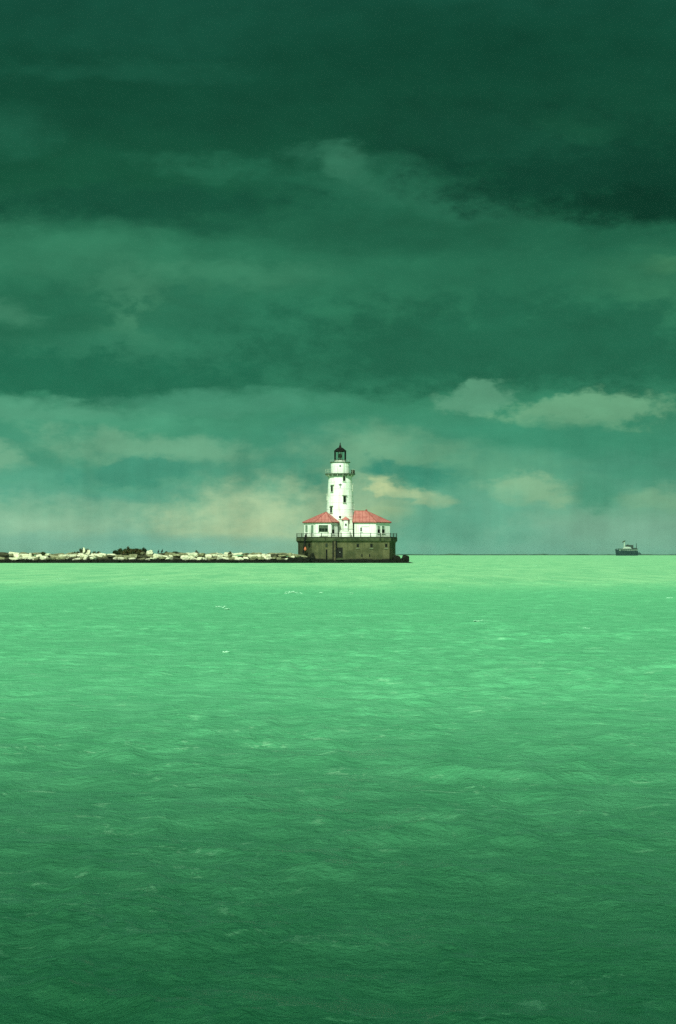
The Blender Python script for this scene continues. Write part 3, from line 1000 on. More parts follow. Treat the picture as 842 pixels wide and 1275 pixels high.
for i in range(12):                          # white curved wall guarding the steps
    a0, a1 = PI * i / 12, PI * (i + 1) / 12
    p = [(cx - math.cos(q) * 1.15, dl + 0.9 - math.sin(q) * 0.9) for q in (a0, a1)]
    mx, my = (p[0][0] + p[1][0]) / 2, (p[0][1] + p[1][1]) / 2
    add_box(bm, (mx, my, zdeck + 0.75), (math.hypot(p[1][0] - p[0][0], p[1][1] - p[0][1]) + 0.02, 0.12, 1.5), math.atan2(p[1][1] - p[0][1], p[1][0] - p[0][0]))
obj('step_wall', bm, 'white', vest)
bm = bmesh.new()
add_tube(bm, (X(423.6, DV), DV + 0.3, zv - 0.05), (X(423.6, DV), DV + 0.1, zv + 0.5), 0.05, seg=6)
add_lathe(bm, X(423.6, DV), DV + 0.1, [(0.12, zv + 0.15), (0.30, zv + 0.35), (0.30, zv + 0.62), (0.05, zv + 0.72)], 10)
obj('fog_horn', bm, 'dark', vest)

# ================================================================== THE TWO HOUSES
def hip_house(name, label, walls, eave_py, Dm, ridge, parts):
    """walls: anticlockwise plan; ridge: one or two (x, y, z) points; each roof facet runs from its eave to the nearest ridge point"""
    cxm = sum(p[0] for p in walls) / len(walls); cym = sum(p[1] for p in walls) / len(walls)
    t = thing(name, label, 'house', (cxm, cym, zdeck))
    ze = Z(eave_py, Dm)
    bm = bmesh.new(); add_prism(bm, walls, zdeck, ze - 0.02)
    w = obj('wall', bm, 'white', t)
    bm = bmesh.new(); add_prism(bm, offset_poly(walls, 0.06), zdeck + 0.031, zdeck + 0.5)
    obj('plinth', bm, 'white_old', t)
    ev = offset_poly(walls, 0.38)
    bm = bmesh.new(); add_prism(bm, ev, ze - 0.02, ze + 0.16)
    obj('eaves', bm, 'roof_edge', t)
    bm = bmesh.new()
    n = len(ev)
    ew = offset_poly(ev, 0.05)
    lo = [bm.verts.new((x, y, ze + 0.16)) for x, y in ew]
    rp = [bm.verts.new(r) for r in ridge]
    near = [min(range(len(ridge)), key=lambda k: (ridge[k][0] - x) ** 2 + 0.2 * (ridge[k][1] - y) ** 2) for x, y in ew]
    faces = []
    for i in range(n):
        j = (i + 1) % n
        if near[i] == near[j]:
            faces.append((lo[i].co.copy(), lo[j].co.copy(), rp[near[i]].co.copy(), rp[near[i]].co.copy()))
            bm.faces.new((lo[i], lo[j], rp[near[i]]))
        else:
            faces.append((lo[i].co.copy(), lo[j].co.copy(), rp[near[j]].co.copy(), rp[near[i]].co.copy()))
            bm.faces.new((lo[i], lo[j], rp[near[j]], rp[near[i]]))
    bm.faces.new(lo[::-1])
    rf = obj('roof', bm, 'roof', t)
    # standing seams and hip caps
    bm = bmesh.new()
    for (a, b, c, d) in faces:
        L = (b - a).length
        m_ = max(2, int(L / 0.75))
        eu = (b - a).normalized()
        nrm = (b - a).cross(c - a)
        if nrm.length < 1e-6: continue
        nrm.normalize()
        if nrm.z < 0: nrm = -nrm
        up = nrm.cross(eu)
        if up.z < 0: up = -up
        for k in range(1, m_):
            p = a.lerp(b, k / m_)
            # run straight up the slope until the facet's hip or ridge
            best = None
            for (s0, s1) in ((a, d), (d, c), (b, c)):
                e = s1 - s0
                if e.length < 1e-6: continue
                # solve p + up*s = s0 + e*q in the facet plane
                ax, ay = up.dot(eu), up.dot(up)
                ex, ey = e.dot(eu), e.dot(up)
                qx, qy = (s0 - p).dot(eu), (s0 - p).dot(up)
                if abs(ex) < 1e-9:
                    continue
                q = -qx / ex
                if -0.001 <= q <= 1.001:
                    s = qy + ey * q
                    if s > 0.05 and (best is None or s < best): best = s
            if (d - c).length > 1e-6:
                s = (d - p).dot(up)
                if best is None: best = s
            if best:
                add_tube(bm, p + nrm * 0.02, p + up * best + nrm * 0.02, 0.03, seg=4)
    for i in range(n):
        add_tube(bm, lo[i].co if False else (ew[i][0], ew[i][1], ze + 0.17), ridge[near[i]], 0.06, seg=5)
    if len(ridge) > 1:
        add_tube(bm, ridge[0], ridge[1], 0.07, seg=5)
    obj('seam', bm, 'roof_edge', rf)
    return t, w, ze


DW = 461.4
# left house
wl = [(X(378.8, DW + 4), DW + 4), (X(393.2, DW), DW), (X(412.0, DW), DW), (X(420.6, DW + 2.2), DW + 2.2), (X(420.6, DW + 8.5), DW + 8.5), (X(380, DW + 9.5), DW + 9.5)]
Dr = DW + 5.0
lhouse, lw, zel = hip_house('boathouse', 'low white house left of the tower with wide window and pyramid red roof', wl, 650.9, DW + 1.5,
                            [(X(406.4, Dr), Dr, Z(637.2, Dr))], None)


def facet_pt(a, b, px, py):
    """point on the wall from a to b that the picture shows at px, py"""
    a, b = Vector(a), Vector(b)
    lo, hi = 0.0, 1.0
    for _ in range(40):
        md = (lo + hi) / 2
        p = a.lerp(b, md)
        if 421 + p.x * FPX / p.y < px: lo = md
        else: hi = md
    p = a.lerp(b, lo)
    e = b - a
    return Vector((p.x, p.y, Z(py, p.y))), math.atan2(e.y, e.x)


def facet_window(house, a, b, px0, px1, py0, py1, **kw):
    p, ang = facet_pt(a, b, (px0 + px1) / 2, (py0 + py1) / 2)
    q0, _ = facet_pt(a, b, px0, py0); q1, _ = facet_pt(a, b, px1, py1)
    w = math.hypot(q1.x - q0.x, q1.y - q0.y)
    h = q0.z - q1.z
    return wall_window(house, kw.pop('name', 'window'), p, ang, w, h, **{**dict(fr=0.07), **kw})


facet_window(lhouse, wl[0], wl[1], 380.4, 383.5, 654.0, 663.0, pane='pane_pale', lower='pane_pale', frame_mat='white')
facet_window(lhouse, wl[0], wl[1], 387.4, 390.8, 654.0, 664.5, pane='pane_pale', lower='pane_pale', frame_mat='white')
facet_window(lhouse, wl[1], wl[2], 397.4, 408.0, 654.2, 661.6, pane='pane_mid', lower='pane', mullions=3, frame_mat='gallery_iron', fr=0.10)
facet_window(lhouse, wl[2], wl[3], 413.1, 416.3, 654.2, 664.6, pane='pane_pale', lower='dark', frame_mat='white')
front = facet_pt(wl[1], wl[2], 403, 666)[0]
bm = bmesh.new()
add_box(bm, (front.x, front.y - 0.12, front.z + 0.15), (1.9, 0.22, 0.9))
obj('bench_locker', bm, 'white_old', lhouse)

# right house
wr_ = [(X(441.0, DW + 9.5), DW + 9.5), (X(441.0, DW), DW), (X(468.0, DW), DW), (X(485.6, DW + 4), DW + 4), (X(484.4, DW + 9.5), DW + 9.5)]
rhouse, rw_, zer = hip_house('signal_house', 'low white house right of the tower with paired dark windows and long red hipped roof', wr_, 650.9, DW + 1.5,
                             [(X(441.6, Dr), Dr, Z(636.0, Dr)), (X(456.4, Dr), Dr, Z(636.0, Dr))], None)
facet_window(rhouse, wr_[1], wr_[2], 448.7, 450.8, 656.8, 661.8, pane='dark', frame_mat='white')
facet_window(rhouse, wr_[2], wr_[3], 469.8, 473.2, 654.6, 663.8, pane='pane_pale', lower='dark', frame_mat='white')
facet_window(rhouse, wr_[2], wr_[3], 475.4, 479.0, 654.6, 663.8, pane='pane_pale', lower='dark', frame_mat='white')
bm = bmesh.new()
p = facet_pt(wr_[1], wr_[2], 454.5, 655.6)[0]
add_box(bm, (p.x, p.y - 0.05, p.z), (1.9, 0.08, 0.05))
add_box(bm, (p.x - 0.9, p.y - 0.05, p.z - 0.5), (0.05, 0.08, 1.0))
obj('conduit', bm, 'trim', rhouse)
bm = bmesh.new()
add_lathe(bm, X(456.4, Dr), Dr, [(0.22, Z(636.6, Dr)), (0.22, Z(634.9, Dr)), (0.30, Z(634.8, Dr)), (0.05, Z(634.2, Dr))], 10)
obj('roof_vent', bm, 'roof_edge', rhouse)
bm = bmesh.new()
add_tube(bm, (X(440.6, DW - 0.15), DW - 0.15, zdeck), (X(440.6, DW - 0.15), DW - 0.15, zer - 0.03), 0.11, seg=8)  # dark strip standing in for the shadowed gap between house and tower
obj('gap_shade_strip', bm, 'iron', rhouse)

# ================================================================== BREAKWATER STONES
def rock_mesh(rnd, sx, sy, sz, name):
    bm = bmesh.new()
    bmesh.ops.create_icosphere(bm, subdivisions=3, radius=1.0)
    planes = []
    for ax in ((1, 0, 0), (-1, 0, 0), (0, 1, 0), (0, -1, 0), (0, 0, 1), (0, 0, -1)):
        n = Vector(ax) + Vector((rnd.uniform(-.25, .25), rnd.uniform(-.25, .25), rnd.uniform(-.2, .2)))
        planes.append((n.normalized(), rnd.uniform(0.72, 0.95)))
    for _ in range(7):
        n = Vector((rnd.gauss(0, 1), rnd.gauss(0, 1), rnd.gauss(0, 0.8))).normalized()
        planes.append((n, rnd.uniform(0.86, 1.08)))
    off = Vector((rnd.uniform(0, 50), rnd.uniform(0, 50), rnd.uniform(0, 50)))
    for v in bm.verts:
        p = v.co.normalized()
        r = min(d / p.dot(n) for n, d in planes if p.dot(n) > 0.05)
        r = min(r, 1.35)
        r *= 1 + 0.07 * mnoise.noise(p * 2.2 + off) + 0.10 * mnoise.noise(p * 5 + off) + 0.05 * mnoise.noise(p * 11 + off)
        v.co = Vector((p.x * r * sx, p.y * r * sy, p.z * r * sz))
    me = bpy.data.meshes.new(name)
    bm.to_mesh(me); bm.free()
    return me


rnd = random.Random(21)
ROCKS = 0


def zone(x):
    px = 421 + x * FPX / D0
    if px < 92: return 'left of the leafy shrub'
    if px < 140: return 'between shrub and bush row'
    if px < 183: return 'below the long bush row'
    if px < 262: return 'around the two birds'
    return 'between birds and concrete base'


def rock(x, y, z, s, mat, label, rot=None, group='breakwater stones', cat='rock', name='boulder'):
    global ROCKS
    me = rock_mesh(rnd, s[0] / 2 * 1.12, s[1] / 2 * 1.12, s[2] / 2 * 1.12, name)
    me.materials.append(M[mat])
    o = bpy.data.objects.new(name, me); C.objects.link(o)
    o.location = (x, y, z)
    o.rotation_euler = rot or (rnd.uniform(-.15, .15), rnd.uniform(-.16, .16), rnd.uniform(-.5, .5))
    tag(o, label, cat, group)
    ROCKS += 1
    return o


# rubble core under the stones
bm = bmesh.new()
nx = 150
prof = [(-2.6, -1.6), (-0.6, 0.1), (1.2, 1.15), (2.2, 1.55), (6.0, 1.6), (9.0, 0.2), (11, -1.6)]
rows = []
xe = X(371.5, D0) + 1.0
for i in range(nx + 1):
    x = -140 + (xe + 140) * i / nx
    rows.append([bm.verts.new((x, D0 + py + 0.4 * mnoise.noise(Vector((x * .5, py, 0))), pz + (0.25 * mnoise.noise(Vector((x * 0.6, py * 0.6, 3))) if pz > 0 else 0))) for py, pz in prof])
for a, b in zip(rows[:-1], rows[1:]):
    for k in range(len(prof) - 1):
        bm.faces.new((a[k], b[k], b[k + 1], a[k + 1]))
core = obj('rubble_mound', bm, 'rock_wet', None)
core['kind'] = 'structure'

TONE = {'rock_pale': 'pale cream', 'rock_grey': 'grey-brown', 'rock_wet': 'dark wet', 'rock_black': 'black weedy'}


def course(x0, x1, ys, zs, w, d, h, mats, where, name='boulder'):
    x = x0
    while x < x1:
        ww = rnd.uniform(*w)
        mat = rnd.choices([q[0] for q in mats], [q[1] for q in mats])[0]
        hh = rnd.uniform(*h)
        xc = x + ww / 2
        shape = 'slab' if ww / hh > 2.4 else 'boulder'
        rock(xc, D0 + rnd.uniform(*ys), rnd.uniform(*zs), (ww * 1.1, rnd.uniform(*d), hh), mat,
             f'{TONE[mat]} {shape} {where} {zone(xc)}', name='flat_rock' if shape == 'slab' else 'boulder')
        x += ww * rnd.uniform(0.82, 1.05)


XL = -86.0
course(XL, xe - 1.5, (-0.9, -0.3), (0.05, 0.35), (1.2, 2.7), (1.2, 2.0), (0.7, 1.15), [('rock_black', 3), ('rock_wet', 2)], 'in the waterline breakwater course')
course(XL, xe - 2.0, (0.2, 1.2), (0.72, 1.15), (0.6, 2.2), (0.9, 2.0), (0.45, 1.05), [('rock_pale', 5), ('rock_grey', 3), ('rock_wet', 2)], 'in the middle breakwater course')
course(XL, xe - 2.0, (1.1, 2.2), (1.35, 1.85), (0.6, 2.4), (0.9, 2.2), (0.4, 0.95), [('rock_pale', 6), ('rock_grey', 4), ('rock_wet', 1)], 'in the upper breakwater course')
course(XL, xe - 3.0, (2.9, 4.2), (1.85, 2.12), (0.8, 2.8), (1.0, 2.6), (0.35, 0.8), [('rock_pale', 4), ('rock_grey', 4), ('rock_wet', 1)], 'on the breakwater crest')
# odd stones: the raised pair by the low shrub and the broken heap beside the base
rock(X(104.6, D0 + 2.2), D0 + 2.2, Z(685.0, D0), (0.5, 0.6, 1.1), 'rock_pale', 'pale upright boulder standing out of the low leafy shrub')
rock(X(110.5, D0 + 2.6), D0 + 2.6, Z(687.8, D0), (0.8, 1.0, 1.0), 'rock_pale', 'pale boulder against the right foot of the low leafy shrub')
rock(X(186, D0 + 2.2), D0 + 2.2, Z(688.0, D0), (1.3, 1.2, 1.0), 'rock_pale', 'pale boulder on the crest at the right end of the bush row')
rock(X(361.6, D0 + 0.5), D0 + 0.5, Z(691.5, D0), (1.0, 1.2, 1.4), 'rock_grey', 'upright grey-brown boulder just left of the concrete base')
rock(X(364.5, D0 + 0.2), D0 + 0.2, Z(694.5, D0), (1.1, 1.2, 0.9), 'rock_pale', 'small pale boulder low down just left of the concrete base')
rock(X(373.5, D0 - 0.6), D0 - 0.6, Z(692.6, D0), (2.6, 1.6, 0.55), 'rock_grey', 'flat grey-brown slab lying against the left corner of the concrete base', name='flat_rock')
# dark stones round the foot of the base
for i in range(6):
    x = X(361 + i * 4.6, D0)
    rock(x, D0 - 0.2 - 0.2 * i + rnd.uniform(-.3, .3), 0.55 + rnd.uniform(-.1, .25), (1.4, 1.4, 1.3), 'rock_black', 'black boulder heaped at the left foot of the concrete base', group='black boulders round the concrete base')
for i in range(4):
    rock(X(387.5 + i * 1.2, D0), D0 - 0.5, [1.0, 1.7, 1.3, 0.6][i], (0.9, 0.8, 1.1), 'rock_black', ['black boulder low in the small heap on the front wall of the base', 'topmost black boulder of the small heap on the front wall', 'black boulder on the right side of the small wall heap', 'lowest black boulder of the small wall heap by the water'][i], group='black boulders heaped on the front wall')
x = X(392, D0)
while x < X(492, D0):
    ww = rnd.uniform(0.9, 1.9)
    rock(x + ww / 2, D0 - 0.75 + rnd.uniform(-.2, .2), 0.2 + rnd.uniform(-.12, .15), (ww * 1.15, 1.2, rnd.uniform(0.7, 1.1)), 'rock_black', 'black boulder along the front foot of the concrete base', group='black boulders round the concrete base')
    x += ww * 0.9
for px, dz, s, lab in ((494, 0.75, (1.6, 1.6, 1.9), 'black boulder touching the right corner of the concrete base'),
                       (498, 0.45, (1.8, 1.6, 1.2), 'low black boulder between the base corner and the peaked boulder'),
                       (504.6, 0.75, (1.7, 1.5, 2.0), 'peaked black boulder right of the concrete base'),
                       (502, 0.25, (1.8, 1.5, 1.0), 'squat black boulder at the left foot of the peaked boulder'),
                       (509.5, 0.02, (1.9, 1.2, 0.45), 'thin black slab awash at the far right end of the rocks')):
    rock(X(px, D0), D0 - 0.2, dz, s, 'rock_black', lab, group='black boulders right of the concrete base')

# ------------------------------------------------------------------ shrubs on the breakwater
def shrub(name, label, px, py_top, wpx, D, group, mat='leaf', dens=1.0, seed=0):
    rs = random.Random(seed + int(px * 10))
    zb = 1.85
    x0 = X(px, D); zt = Z(py_top, D)
    h = max(0.5, zt - zb + 0.12); w = wpx * 1.25 * D / FPX
    t = thing(name, label, 'shrub', (x0, D, zb), group)
    bm = bmesh.new()
    tips = []
    for k in range(int(9 + 4 * w)):
        a = rs.uniform(0, 2 * PI)
        rr = rs.random() ** 0.6 * w / 2
        top = Vector((x0 + math.cos(a) * rr, D + math.sin(a) * rr * 0.8, zb + h * (1 - 0.55 * (rr / (w / 2)) ** 2) * rs.uniform(0.7, 1.0)))
        bot = Vector((x0 + math.cos(a) * rr * 0.5, D + math.sin(a) * rr * 0.4, zb - 0.2))
        add_tube(bm, bot, top, 0.022, 0.008, 4)
        tips.append((bot, top))
    obj('stem', bm, 'stem', t)
    bm = bmesh.new()
    for k in range(int(1300 * dens * max(0.5, w * h / 1.6))):
        b, tp = rs.choice(tips)
        q = rs.uniform(0.22, 1.04)
        p = b.lerp(tp, q) + Vector((rs.gauss(0, 0.13), rs.gauss(0, 0.13), rs.gauss(0, 0.08)))
        s = rs.uniform(0.08, 0.17)
        mt = Matrix.Translation(p) @ Matrix.Rotation(rs.uniform(0, 2 * PI), 4, 'Z') @ Matrix.Rotation(rs.uniform(0, PI), 4, 'X')
        vs = [bm.verts.new(mt @ Vector(c)) for c in ((-s * .5, 0, 0), (0, s, 0.02), (s * .5, 0, 0), (0, -s, 0.02))]
        bm.faces.new(vs)
    obj('foliage', bm, mat, t)


BG = 'shrubs of the long bush row'
for i, (px, pyt, w, mat, lab) in enumerate([
    (145.0, 685.0, 7, 'leaf_dark', 'low dark green shrub at the left end of the bush row'),
    (150.5, 683.2, 8, 'leaf', 'second shrub from the left in the long bush row'),
    (156.0, 684.0, 7, 'leaf', 'brown-green shrub left of the tallest shrub in the bush row'),
    (160.6, 681.2, 8, 'leaf', 'tallest shrub in the middle of the long bush row'),
    (165.6, 684.0, 7, 'leaf', 'brown shrub in the dip right of the tallest one'),
    (169.4, 681.8, 7, 'leaf_dark', 'dark pointed shrub in the right half of the bush row'),
    (174.4, 684.4, 7, 'leaf', 'low brown-green shrub near the right end of the bush row'),
    (179.6, 682.4, 5, 'leaf_dark', 'narrow upright shrub at the right end of the bush row')]):
    shrub('shrub', lab, px, pyt, w, D0 + 2.6 + (i % 2) * 0.7, BG, mat, 1.3, i)
shrub('shrub', 'low leafy shrub with a pale boulder standing in it', 103.6, 682.2, 9, D0 + 3.4, 'single shrubs on the breakwater', 'leaf', 0.9, 40)
shrub('shrub', 'small peaked shrub just right of the low leafy shrub', 108.6, 683.8, 6, D0 + 3.4, 'single shrubs on the breakwater', 'leaf', 0.8, 41)
shrub('shrub', 'flat thin shrub spreading left of the low leafy shrub', 95, 687.0, 11, D0 + 3.6, 'single shrubs on the breakwater', 'leaf', 0.4, 42)
shrub('shrub', 'first tiny tuft between the low leafy shrub and the bush row', 117.4, 687.2, 4, D0 + 3.2, 'single shrubs on the breakwater', 'leaf', 0.9, 43)
shrub('shrub', 'second tiny tuft nearer to the bush row', 123.2, 687.4, 4, D0 + 3.2, 'single shrubs on the breakwater', 'leaf_dark', 0.9, 44)
shrub('shrub', 'small dark tuft on the pale boulder right of the bush row', 188.2, 685.4, 3, D0 + 2.9, 'single shrubs on the breakwater', 'leaf_dark', 1.2, 45)
shrub('shrub', 'low dark shrub just right of the two birds', 207.5, 687.4, 8, D0 + 3.2, 'single shrubs on the breakwater', 'leaf_dark', 1.2, 46)
shrub('shrub', 'low spreading shrub a few steps right of the birds', 218.5, 686.8, 9, D0 + 3.2, 'single shrubs on the breakwater', 'leaf_dark', 1.0, 47)
shrub('shrub', 'thin leaning tuft alone on the crest right of the birds', 245.4, 685.4, 4, D0 + 3.2, 'single shrubs on the breakwater', 'leaf', 0.5, 48)
shrub('shrub', 'faint tuft halfway from the birds to the concrete base', 286.5, 686.8, 3, D0 + 3.2, 'single shrubs on the breakwater', 'leaf', 0.6, 49)
shrub('shrub', 'low tuft near the left end of the breakwater in view', 15, 687.4, 5, D0 + 3.2, 'single shrubs on the breakwater', 'leaf', 0.8, 50)
shrub('shrub', 'small tuft on the crest left of the flat thin shrub', 54, 687.2, 5, D0 + 3.2, 'single shrubs on the breakwater', 'leaf', 0.8, 51)

# ------------------------------------------------------------------ two cormorants
def cormorant(px, py_top, h_px, lab, lean):
    D = D0 + 2.4
    x0 = X(px, D); zt = Z(py_top, D); zb = Z(py_top + h_px, D)
    t = thing('bird', lab, 'bird', (x0, D, zb), 'dark birds on the breakwater')
    H = zt - zb
    bm = bmesh.new()
    # body, neck and head in one skin: rings along a curved spine
    spine = [(-0.10, 0.02, 0.02), (-0.03, 0.14, 0.16), (0.0, 0.30, 0.235), (0.03, 0.48, 0.21), (0.06, 0.63, 0.13), (0.05, 0.76, 0.075), (0.08, 0.88, 0.06), (0.12, 0.95, 0.065), (0.17, 0.97, 0.03)]
    prev = None
    for sx_, sz_, r_ in spine:
        ring = [bm.verts.new((x0 + lean * (sx_ + sz_ * 0.18) * H + r_ * H * math.cos(2 * PI * k / 12), D + r_ * H * 1.1 * math.sin(2 * PI * k / 12), zb + (sz_ + 0.05) * H)) for k in range(12)]
        if prev:
            for k in range(12):
                bm.faces.new((prev[k], prev[(k + 1) % 12], ring[(k + 1) % 12], ring[k]))
        else:
            bm.faces.new(ring[::-1])
        prev = ring
    bm.faces.new(prev)
    obj('body', bm, 'feather', t, True)
    for s in (-1, 1):
        bm = bmesh.new()
        bmesh.ops.create_icosphere(bm, subdivisions=2, radius=1, matrix=Matrix.Translation((x0 + lean * 0.03 * H, D + s * 0.17 * H, zb + 0.36 * H)) @ Matrix.Rotation(0.25 * lean, 4, 'Y') @ Matrix.Diagonal((0.12 * H, 0.05 * H, 0.27 * H, 1)))
        obj('wing', bm, 'feather', t, True)
        bm = bmesh.new()
        add_tube(bm, (x0, D + s * 0.08 * H, zb - 0.15), (x0, D + s * 0.07 * H, zb + 0.12 * H), 0.025, seg=6)
        add_box(bm, (x0 + lean * 0.04, D + s * 0.08 * H, zb - 0.13), (0.12, 0.08, 0.03))
        obj('leg', bm, 'feather', t)
    bm = bmesh.new()
    add_tube(bm, (x0 + lean * 0.36 * H, D, zb + 1.01 * H), (x0 + lean * 0.47 * H, D, zb + 1.02 * H), 0.02 * H, 0.008 * H, 6)
    obj('beak', bm, 'beak', t)


cormorant(197.0, 684.4, 4.6, 'shorter dark upright bird, left of the pair on the breakwater', 0.7)
cormorant(201.4, 683.4, 5.4, 'taller dark upright bird leaning right, beside the shorter one', 1.0)

# ------------------------------------------------------------------ foam
def foam():
    bm = bmesh.new()
    rs = random.Random(77)

    def patch(px, py, wpx, hpx):
        D = CAM_H * FPX / (py - 690.0)
        x0 = X(px, D); w = wpx * D / FPX; hgt = hpx * D / FPX
        nn = max(5, int(wpx * 0.9))
        for k in range(nn):
            u = (k + 0.5) / nn - 0.5
            prof = (1 - (2 * u) ** 2) * rs.uniform(0.35, 1.0)
            p = Vector((x0 + u * w + rs.gauss(0, w * 0.06), D + rs.gauss(0, 0.6 * w) , 0.01 + rs.random() * hgt * 0.45))
            s = w / nn * rs.uniform(0.5, 1.9)
            mt = Matrix.Translation(p) @ Matrix.Rotation(rs.uniform(-.5, .5), 4, 'Y') @ Matrix.Diagonal((s, s * 0.9, max(0.010, hgt * 0.22 * prof), 1))
            r = bmesh.ops.create_icosphere(bm, subdivisions=2, radius=1, matrix=mt)
            for v in r['verts']:
                v.co += Vector((0, 0, 1)) * mnoise.noise(v.co * (3 / s)) * hgt * 0.12
    for q in [(275, 757, 13, 4), (283, 759, 6, 2), (363, 738, 15, 3), (374, 740, 8, 3), (357, 739.5, 5, 2), (400, 738.5, 4, 2), (596, 774, 11, 3), (605, 776, 4, 2),
              (281, 813, 7, 2.6), (75, 721, 14, 2), (181, 722, 12, 2.4), (667, 704.5, 6, 1.6), (721, 710, 5, 1.6), (632, 716, 3, 1.6), (614, 718, 3, 1.6), (688, 719, 6, 1.8),
              (616, 729, 6, 1.8), (590, 721, 4, 1.6), (833, 745, 8, 2.4), (730, 783, 8, 2.2), (438, 739, 4, 1.8), (20, 704, 5, 1.2), (60, 705, 4, 1.2), (437, 703.4, 5, 1.2), (520, 719, 6, 1.6),
              (150, 712, 4, 1.2), (310, 716, 5, 1.3), (790, 724, 6, 1.6), (560, 731, 4, 1.4)]:
        patch(q[0], q[1], q[2] * (1 if q[1] > 733 else 0.6), q[3] * (1 if q[1] > 733 else 0.6))
    m, t, b = new_mat('white_foam')
    geo = t.new('ShaderNodeNewGeometry')
    n = t.noise(geo.outputs['Position'], 14, 4, 0.6)
    t.put(b.inputs['Base Color'], t.mix(t.rng(n, 0.35, 0.6), (0.26, 0.62, 0.40), (0.50, 0.78, 0.58)))
    b.inputs['Roughness'].default_value = 0.9
    o = obj('foam', bm, m, None, True)
    tag(o, 'small white foam crests scattered on the green water', 'foam', None, 'stuff')


foam()

# ------------------------------------------------------------------ distant breakwater on the horizon
def distant_breakwater():
    D = 3600.0
    bm = bmesh.new()
    x = X(380, D); rows = []
    rs = random.Random(4)
    while x < X(980, D):
        hgt = 1.75 + 1.1 * mnoise.noise(Vector((x / 38, 0, 0))) + 0.5 * mnoise.noise(Vector((x / 9, 3, 0))) + (0.9 if 425 < (x - X(421, D)) * 0 + 421 + x * FPX / D - 130 < 0 else 0)
        px = 421 + x * FPX / D
        for c_, w_ in ((562, 6), (676, 5), (571, 3)):
            hgt += 0.9 * math.exp(-((px - c_) / w_) ** 2)
        hgt = max(0.35, hgt)
        rows.append([bm.verts.new((x, D + a, z)) for a, z in ((-9, -1), (-3, hgt * 0.8), (0, hgt), (4, hgt * 0.9), (10, -1))])
        x += 4.0
    for a, b in zip(rows[:-1], rows[1:]):
        for k in range(4):
            bm.faces.new((a[k], b[k], b[k + 1], a[k + 1]))
    bm.faces.new(rows[0]); bm.faces.new(rows[-1][::-1])
    o = obj('distant_breakwater', bm, surf_mat('distant_stone', (0.02, 0.055, 0.035), (0.05, 0.10, 0.065), 0.06, 0.9), None)
    tag(o, 'low dark breakwater along the horizon behind the boat', 'breakwater')


distant_breakwater()

